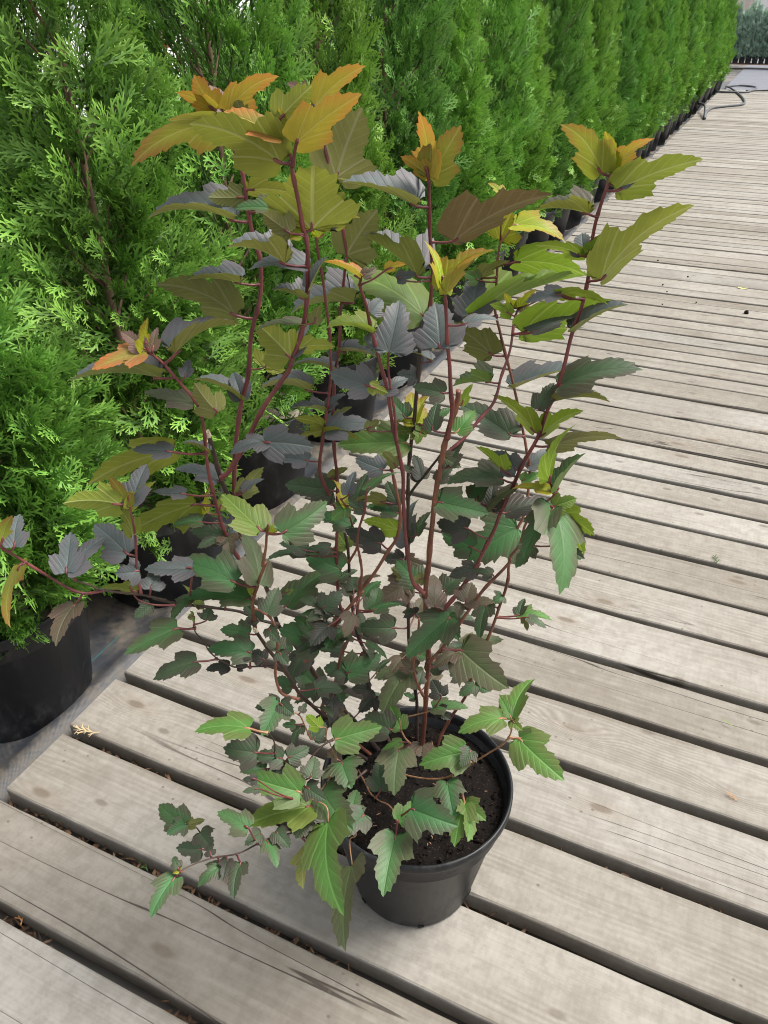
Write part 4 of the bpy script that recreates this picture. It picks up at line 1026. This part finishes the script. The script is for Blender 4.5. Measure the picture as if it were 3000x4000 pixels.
# ------------------------------------------------------------------ things beyond the deck
hose_m = plain('grey_hose_rubber', (.07, .072, .08), .45, .15)
def hose(pts, label):
    P = spline([(x, y, z) for x, y, z in pts], 6)
    v, f = tube(P, [.017] * len(P), 8)
    tag(link('garden_hose', mesh('garden_hose', v, f, hose_m)), label, 'hose')
hose([(-1.12, 13.6, .05), (-.93, 12.9, .10), (-.835, 12.05, .016), (-.87, 12.6, .016), (-.885, 12.96, .016), (-.857, 13.518, .016), (-.723, 13.795, .016), (-.547, 14.1, .016), (-.469, 14.49, .016), (-.557, 15.49, .016), (-.723, 16.57, .016), (-.882, 17.3, .03), (-1.0, 18.37, -.03)],
     'dark grey hose looping out from the hedge onto the deck')
hose([(-1.0, 18.40, -.03), (-.785, 18.73, -.03), (-.523, 18.59, -.03), (-.442, 18.26, -.03), (-.508, 17.6, -.03), (-.554, 16.85, .016)], 'dark grey hose looping onto the sheeting past the deck end')
hose([(-1.03, 16.44, .016), (-.806, 16.43, .016), (-.539, 16.55, .016), (-.392, 17.03, .016), (.3, 17.3, .016)], 'dark grey hose lying straight across the last planks')
# pallet of blue junipers
pal = empty('pallet', (0, 25, GZ + .012)); pw = plain('pallet_wood', (.34, .22, .15), .8)
for i, yy in enumerate((-.08, .12, .32, .52)):
    v, f = box(-1.9, 1.4, yy, yy + .12, .085, .105); link('board', mesh('board', v, f, pw, False), pal)
for xx in (-1.85, -.3, 1.25):
    v, f = box(xx, xx + .1, -.07, .63, 0, .0845); link('bearer', mesh('bearer', v, f, pw, False), pal)
tag(pal, 'low reddish wooden pallet carrying square pots of blue conifers', 'pallet')
J = make_crown('crown', 1.0, .125, .17, 46, 14, ([0, .3, .7, 1], [.7, 1, .8, .2]), M['juniper'], 2.2, .13, 5, .3)
def sqpot():
    rt = empty('square_pot', (0, 0, 0)); v = []
    for z, r in ((0, .055), (.19, .07), (.19, .064), (.17, .062)):
        v += [(-r, -r, z), (r, -r, z), (r, r, z), (-r, r, z)]
    f = [(3, 2, 1, 0)]
    for j in range(3):
        for i in range(4): f.append((j * 4 + i, j * 4 + (i + 1) % 4, j * 4 + 4 + (i + 1) % 4, j * 4 + 4 + i))
    link('pot_wall', mesh('pot_wall', v, f, M['plastic'], False), rt)
    link('soil', mesh('soil', [(-.062, -.062, .17), (.062, -.062, .17), (.062, .062, .17), (-.062, .062, .17)], [(0, 1, 2, 3)], M['soil'], False), rt)
    return rt
p0 = sqpot()
for r_ in range(3):
    for i in range(14):
        x = -1.75 + .158 * i; yy = 24.99 + .17 * r_ + R.uniform(-.01, .01)
        p = p0 if (r_ == 0 and i == 0) else copy_tree(p0)
        p.location = (x, yy, GZ + .118); p.rotation_euler[2] = R.uniform(-.05, .05)
        rown = ('front', 'middle', 'rear')[r_]
        tag(p, '%s small square black pot of the %s rank, counting from the hedge' % (nth(i + 1), rown), 'plant pot', 'square pots on the pallet')
        jt = empty('juniper', (x, yy, GZ + .118), R.uniform(0, 6.28)); s = R.uniform(.85, 1.1); jt.scale = (s, s, s * R.uniform(.9, 1.08))
        link('crown', J[0], jt); link('trunk', J[1], jt)
        tag(jt, '%s upright blue-green juniper of the %s rank, counting from the hedge' % (nth(i + 1), rown), 'conifer', 'junipers on the pallet')
# polytunnels: white film on hoops
film = NT('white_tunnel_film'); fn = film.noise(film.map(film.obj(), (3, .4, 1)), 1.0, 4)
film.set(Base_Color=film.mix(fn, (.70, .70, .69), (.82, .82, .81)), Roughness=.5)
steel = plain('galvanised_post', (.30, .31, .32), .5, .15)
def tunnel(x0, x1, y0, y1, h, label, ends, rz=0, loc=(0, 0, 0)):
    rt = empty('polytunnel', loc, rz); n = 16; prof = []
    for i in range(n + 1):
        a = math.pi * i / n; prof.append(((x0 + x1) / 2 - (x1 - x0) / 2 * math.cos(a), h * (.35 if i not in (0, n) else 0) + h * .65 * math.sin(a)))
    m = int((y1 - y0) / 2)
    for j in range(m):
        ya, yb = y0 + (y1 - y0) * j / m, y0 + (y1 - y0) * (j + 1) / m
        v = [(x, ya + .02, z) for x, z in prof] + [(x, yb - .02, z) for x, z in prof]
        v += [(x * .999 + .0005 * (x0 + x1), ya + .02, z - .01) for x, z in prof] + [(x * .999 + .0005 * (x0 + x1), yb - .02, z - .01) for x, z in prof]
        k = len(prof); f = [(i, i + 1, k + i + 1, k + i) for i in range(k - 1)] + [(2 * k + i, 3 * k + i, 3 * k + i + 1, 2 * k + i + 1) for i in range(k - 1)]
        link('film_panel', mesh('film_panel', v, f, film.m), rt)
        pts = [Vector((x, ya, z)) for x, z in prof]; v, f = tube(pts, [.03] * len(pts), 6); link('hoop', mesh('hoop', v, f, steel), rt)
    if ends:
        v = [(x, y0 - .01, z) for x, z in prof] + [(x, y0 + .01, z) for x, z in prof]; k = len(prof)
        f = [tuple(range(k)), tuple(k + i for i in reversed(range(k)))] + [(i, k + i, k + i + 1, i + 1) for i in range(k - 1)]
        link('end_wall', mesh('end_wall', v, f, film.m, False), rt)
    tag(rt, label, 'polytunnel'); return rt
tunnel(-13.5, -7.5, -6, 16, 3.2, 'white film polytunnel glimpsed behind the thuja rows', True)
pt = tunnel(-6.0, 3.0, 34, 52, 4.4, 'large white film polytunnel beyond the junipers on the pallet', True)
cm = NT('beige_curtain_cloth'); cn = cm.noise(cm.map(cm.obj(), (9, 1, .6)), 1.0, 3); cm.set(Base_Color=cm.mix(cn, (.52, .44, .39), (.66, .59, .54)), Roughness=.8)
v, f = [], []
for i in range(41):
    x = -3.6 + 2.3 * i / 40
    for zi, z in enumerate((-.05, 1.2, 2.6)): v.append((x - .12 * zi * (i / 40), 33.93 + .03 * math.sin(i * 1.7) + .005 * zi, z))
f = [(i * 3 + j, i * 3 + 3 + j, i * 3 + 4 + j, i * 3 + 1 + j) for i in range(40) for j in range(2)]
link('door_curtain', mesh('door_curtain', v, f, cm.m), pt)
# copper-leaved shrub and a steel post glimpsed between the thujas
cs = empty('copper_shrub', (-2.72, 3.60, GZ)); cm_ = leaf_mat('leaf_copper', (.16, .045, .025), (.24, .07, .03), (.25, .09, .05), (.3, .12, .06), .3)
v, f, uvs = [], [], []
for i in range(420):
    a = R.uniform(0, 6.28); zz = R.uniform(.5, 1.5); r = .20 * math.sqrt(R.random())
    p = Vector((r * math.cos(a), r * math.sin(a), zz)); d = Vector((R.gauss(0, 1), R.gauss(0, 1), R.uniform(-.6, .5))).normalized(); s = d.cross(Vector((R.gauss(0, .5), R.gauss(0, .5), 1))).normalized()
    l = R.uniform(.04, .07); q = len(v)
    v += [p, p + d * l * .5 + s * l * .35, p + d * l, p + d * l * .5 - s * l * .35]; uvs += [(.5, 0), (.85, .5), (.5, 1), (.15, .5)]; f.append((q, q + 1, q + 2, q + 3))
link('crown', mesh('crown', v, f, cm_, False, uv=uvs), cs)
v, f = [], []
for i in range(5):
    a = 1.26 * i; a_, b_ = tube([Vector((0, 0, .0)), Vector((.05 * math.cos(a), .05 * math.sin(a), .6)), Vector((.13 * math.cos(a), .13 * math.sin(a), 1.4))], [.008, .006, .002], 5, len(v)); v += a_; f += b_
link('trunk', mesh('trunk', v, f, M['bark_k']), cs)
tag(cs, 'copper-red leafy shrub glimpsed between the thuja tops', 'shrub')
po = empty('steel_post', (-3.66, 4.95, GZ))
v, f = box(-.03, .03, -.03, .03, 0, 2.4); link('upright', mesh('upright', v, f, steel, False), po)
v, f = box(-.09, .09, -.09, .09, -.002, .012); link('base_plate', mesh('base_plate', v, f, steel, False), po)
tag(po, 'grey steel post standing behind the copper shrub', 'post')

# ------------------------------------------------------------------ the potted ninebark: pot
PC = Vector((-.263, .694, .0))
pot = empty('plant_pot', PC); tag(pot, 'round black plastic pot of dark soil holding the purple shrub', 'plant pot')
wall, rim = pot_parts('plant_pot', .099, .1445, .236, .205, M['plastic'], pot, .013)
link('soil', soil_disc(.1355, .208, 8.1, M['soil'], .005, 40, 90), pot)
v, f = [], []
for i in range(420):
    a = R.uniform(0, 6.28); r = .128 * math.sqrt(R.random()); s = R.uniform(.0012, .0038)
    c = Vector((r * math.cos(a), r * math.sin(a), .2095)); q = len(v)
    ax = [Vector((R.gauss(0, 1), R.gauss(0, 1), R.gauss(0, .4))).normalized() * s * R.uniform(.5, 2.0) for _ in range(2)]; up = Vector((0, 0, s * .8))
    v += [c + ax[0], c + ax[1], c - ax[0], c - ax[1], c + up]
    f += [(q, q + 1, q + 4), (q + 1, q + 2, q + 4), (q + 2, q + 3, q + 4), (q + 3, q, q + 4)]
crb = link('soil_crumbs', mesh('soil_crumbs', v, f, M['soil'], False), pot); crb['kind'] = 'stuff'
chip = plain('bark_fibre', (.20, .11, .065), .9)
v = litter('bark_fibres', [(.125 * math.sqrt(R.random()) * math.cos(a), .125 * math.sqrt(R.random()) * math.sin(a), .214, R.uniform(.004, .012), .0007, R.uniform(0, 6.28), R.uniform(-.2, .2)) for a in [R.uniform(0, 6.28) for _ in range(40)]], chip, 0, 0)
fb = link('bark_fibres', v, pot); fb['kind'] = 'stuff'
for k in range(6):                                   # drain slots at the foot
    a = -2.1 + k * math.pi / 3
    vv, ff = box(-.005, .005, -.0012, .0012, 0, .005)
    o = link('drain_slot', mesh('drain_slot', vv, ff, plain('slot_dark', (.004, .004, .004), .9), False), pot, (.0990 * math.cos(a), .0990 * math.sin(a), .004)); o.rotation_euler[2] = a + math.pi / 2

# ------------------------------------------------------------------ the shrub: canes
shrub = empty('ninebark_shrub', PC + Vector((0, 0, .208)))
tag(shrub, 'tall ninebark shrub with red canes and purple, green and orange leaves', 'shrub')
SO = shrub.location
for ln in CANES.strip().splitlines():
    q = ln.split(); r0, r1, mk = float(q[0]) / 1000, float(q[1]) / 1000, q[2]
    P = [Vector([float(c) / 1000 for c in t.split(',')]) for t in q[3:]]
    S = spline([p - SO for p in P], 6); n = len(S)
    rad = []
    for i in range(n):
        t = i / (n - 1); node = 1 + .30 * math.exp(-((((i + 3) % 9) - 4) / 1.0) ** 2)
        rad.append((r0 + (r1 - r0) * t) * node * (1 + .05 * MN.noise(S[i] * 60)))
    S2 = [p + Vector((MN.noise(p * 25), MN.noise(p * 25 + Vector((9, 0, 0))), 0)) * .0012 for p in S]
    v, f = tube(S2, [q_ * .74 for q_ in rad], 9)
    link('cane', mesh('cane', v, f, M['bark_' + mk]), shrub)
def cut_end(p, r, d):
    v = []; n = 10; d = d.normalized(); u = d.orthogonal().normalized(); w = d.cross(u)
    for k in range(n): v.append(p + (u * math.cos(6.283 * k / n) + w * math.sin(6.283 * k / n)) * r - d * .001)
    for k in range(n): v.append(p + (u * math.cos(6.283 * k / n) + w * math.sin(6.283 * k / n)) * r * .8 + d * R.uniform(.002, .008))
    v.append(p + d * .003)
    f = [(k, (k + 1) % n, n + (k + 1) % n, n + k) for k in range(n)] + [(n + k, n + (k + 1) % n, 2 * n) for k in range(n)]
    link('cut_end', mesh('cut_end', v, f, M['cut'], False), shrub)
cl = [l.split() for l in CANES.strip().splitlines()]
for i in (0, 1, 5):
    a = Vector([float(c) / 1000 for c in cl[i][-1].split(',')]) - SO; b = Vector([float(c) / 1000 for c in cl[i][-2].split(',')]) - SO
    if i != 5: cut_end(a, float(cl[i][1]) / 1000 * 1.02, a - b)

# ------------------------------------------------------------------ the shrub: leaves
LOBED = [(0, 0), (.30, -.06), (.64, -.05), (.88, .06), (1.0, .20), (1.10, .37), (.86, .40), (.55, .43), (.53, .52), (.60, .62), (.48, .75), (.27, .88), (.09, .965), (0, 1.0)]
LONG = [(0, 0), (.36, -.035), (.78, .05), (1.0, .19), (.98, .31), (.80, .42), (.76, .53), (.62, .68), (.40, .83), (.15, .955), (0, 1.0)]
def leaf_geo(L, W, fold, arch, seed, rows_=33, cols=3):
    rr = random.Random(seed)
    ctl = LOBED if W / L > .56 + rr.uniform(-.08, .08) else LONG
    halves = []
    for sg in (1, -1):
        jit = [(x * (1 + rr.uniform(-.07, .07)), y + (rr.uniform(-.02, .02) if 0 < k < len(ctl) - 1 else 0)) for k, (x, y) in enumerate(ctl)]
        seg = [0]
        for (a, b), (c, d) in zip(jit, jit[1:]): seg.append(seg[-1] + math.hypot((c - a) * W / 2, (d - b) * L))
        pts = []
        for i in range(rows_ + 1):
            s = seg[-1] * i / rows_; k = 0
            while k < len(seg) - 2 and seg[k + 1] < s: k += 1
            t = (s - seg[k]) / (seg[k + 1] - seg[k]); x = jit[k][0] + (jit[k + 1][0] - jit[k][0]) * t; y = jit[k][1] + (jit[k + 1][1] - jit[k][1]) * t
            if 2 < i < rows_ - 1:
                ph = i % 3; am = (.040, -.026, .004)[ph] * rr.uniform(.3, 1.7)
                x += am * .9; y += am * .55 * (W / L)
            pts.append((max(x, 0), y))
        halves.append(pts)
    v, uv, f = [], [], []
    tw = rr.uniform(-.25, .25); curl = rr.uniform(-.05, .45); droop = rr.uniform(0, .14); und = rr.uniform(.003, .010); sidebend = rr.uniform(-.07, .07)
    def place(x, y, sg):
        X = sg * x * W / 2; ax = abs(X)
        cf = fold * (1 - .25 * y)
        z = ax * math.sin(cf) - curl * ax * ax / max(W, 1e-4) * 1.6
        z += und * L * math.sin(2 * math.pi * 7 * (y - .95 * x * .5)) * min(1, x * 2.2) * .6
        z += (arch * L * 4 * y * (1 - y) - droop * L * y ** 3) if y > 0 else 0
        X = sg * ax * math.cos(cf); c, s = math.cos(tw * y), math.sin(tw * y)
        return (X * c - z * s * .3 + sidebend * L * 4 * y * (1 - y) * .5, y * L, z + X * s * .6)
    for hi, sg in enumerate((1, -1)):
        base = len(v); yc = 0
        for i in range(rows_ + 1):
            x, y = halves[hi][i]
            yc = max(yc, min(1, max(0, y - .42 * x)))
            if i == rows_: yc = 1.0
            for c in range(cols + 1):
                t = c / cols; v.append(place(x * t, yc + (y - yc) * t, sg)); uv.append((.5 + sg * x * t * .5, yc + (y - yc) * t))
        for i in range(rows_):
            for c in range(cols):
                a = base + i * (cols + 1) + c; b = a + cols + 1
                f.append((a, a + 1, b + 1, b) if sg > 0 else (a, b, b + 1, a + 1))
    return v, uv, f
def leaf_data(rec, seed):
    P0 = Vector([float(c) / 1000 for c in rec[0].split(',')]); a = Vector([float(c) for c in rec[1].split(',')]).normalized(); n = Vector([float(c) for c in rec[2].split(',')])
    n = (n - a * n.dot(a)).normalized(); L, W = float(rec[3]) / 1000, float(rec[4]) / 1000
    v, uv, f = leaf_geo(L, W, math.radians(float(rec[5])), float(rec[6]) / 100, seed)
    xx = a.cross(n)
    v = [xx * p[0] + a * p[1] + n * p[2] for p in v]; mi = [0] * len(f)
    foot = Vector([float(c) / 1000 for c in rec[8].split(',')]) - P0
    if foot.length > .003:
        d = foot.length; pr = .0007 + .0007 * min(1, L / .07)
        S = spline([foot, foot * .5 + Vector((0, 0, -.05 * d)), Vector((0, 0, 0)), a * .006 + n * .0003], 4)
        tv, tf = tube(S, [pr * 2.0, pr * 1.4] + [pr] * (len(S) - 3) + [pr * .6], 6, len(v)); v += tv; uv += [(.5, 0)] * len(tv); f += tf; mi += [1] * len(tf)
    return P0, v, uv, f, mi, rec[7]
recs = [l.split() for l in LEAVES.strip().splitlines()]
order = sorted(range(len(recs)), key=lambda i: -float(recs[i][3]) * float(recs[i][4]))
PET = {'Y': 'bark_y', 'V': 'bark_y', 'W': 'bark_p'}
rest = {}
for k, i in enumerate(order):
    P0, v, uv, f, mi, c = leaf_data(recs[i], i)
    if k < 290:
        nb_ = mi.count(0); nv = max(max(q) for q in f[:nb_]) + 1
        o = link('leaf', mesh('leaf', v[:nv], f[:nb_], LM[c], True, None, uv[:nv]), shrub, P0 - SO)
        if len(f) > nb_:
            link('petiole', mesh('petiole', v[nv:], [tuple(q - nv for q in g) for g in f[nb_:]], M[PET.get(c, 'bark_p')]), o)
    else: rest.setdefault(c, []).append((P0, v, uv, f, mi))
# the small leaves and side shoots that fill the middle of the bush
V, UV, F, MI, mats = [], [], [], [], []
def push(P0, v, uv, f, mi, c):
    for m in (LM[c], M['bark_p']):
        if m not in mats: mats.append(m)
    ix = (mats.index(LM[c]), mats.index(M['bark_p'])); b = len(V)
    V.extend([p + P0 - SO for p in v]); UV.extend(uv); F.extend([tuple(q + b for q in t) for t in f]); MI.extend([ix[q] for q in mi])
for c, L_ in rest.items():
    for d in L_: push(*d, c)
cane_pts = []
for q in cl:
    P = [Vector([float(c) / 1000 for c in t.split(',')]) for t in q[3:]]
    cane_pts += [(p, a) for p, a in zip(P, P[1:])]
rf = random.Random(21)
cane_pts = []
for k_ in (0, 1, 2, 3, 5, 18, 19, 20):
    P = [Vector([float(c) / 1000 for c in t.split(',')]) for t in cl[k_][3:]]; cane_pts += list(zip(P, P[1:]))
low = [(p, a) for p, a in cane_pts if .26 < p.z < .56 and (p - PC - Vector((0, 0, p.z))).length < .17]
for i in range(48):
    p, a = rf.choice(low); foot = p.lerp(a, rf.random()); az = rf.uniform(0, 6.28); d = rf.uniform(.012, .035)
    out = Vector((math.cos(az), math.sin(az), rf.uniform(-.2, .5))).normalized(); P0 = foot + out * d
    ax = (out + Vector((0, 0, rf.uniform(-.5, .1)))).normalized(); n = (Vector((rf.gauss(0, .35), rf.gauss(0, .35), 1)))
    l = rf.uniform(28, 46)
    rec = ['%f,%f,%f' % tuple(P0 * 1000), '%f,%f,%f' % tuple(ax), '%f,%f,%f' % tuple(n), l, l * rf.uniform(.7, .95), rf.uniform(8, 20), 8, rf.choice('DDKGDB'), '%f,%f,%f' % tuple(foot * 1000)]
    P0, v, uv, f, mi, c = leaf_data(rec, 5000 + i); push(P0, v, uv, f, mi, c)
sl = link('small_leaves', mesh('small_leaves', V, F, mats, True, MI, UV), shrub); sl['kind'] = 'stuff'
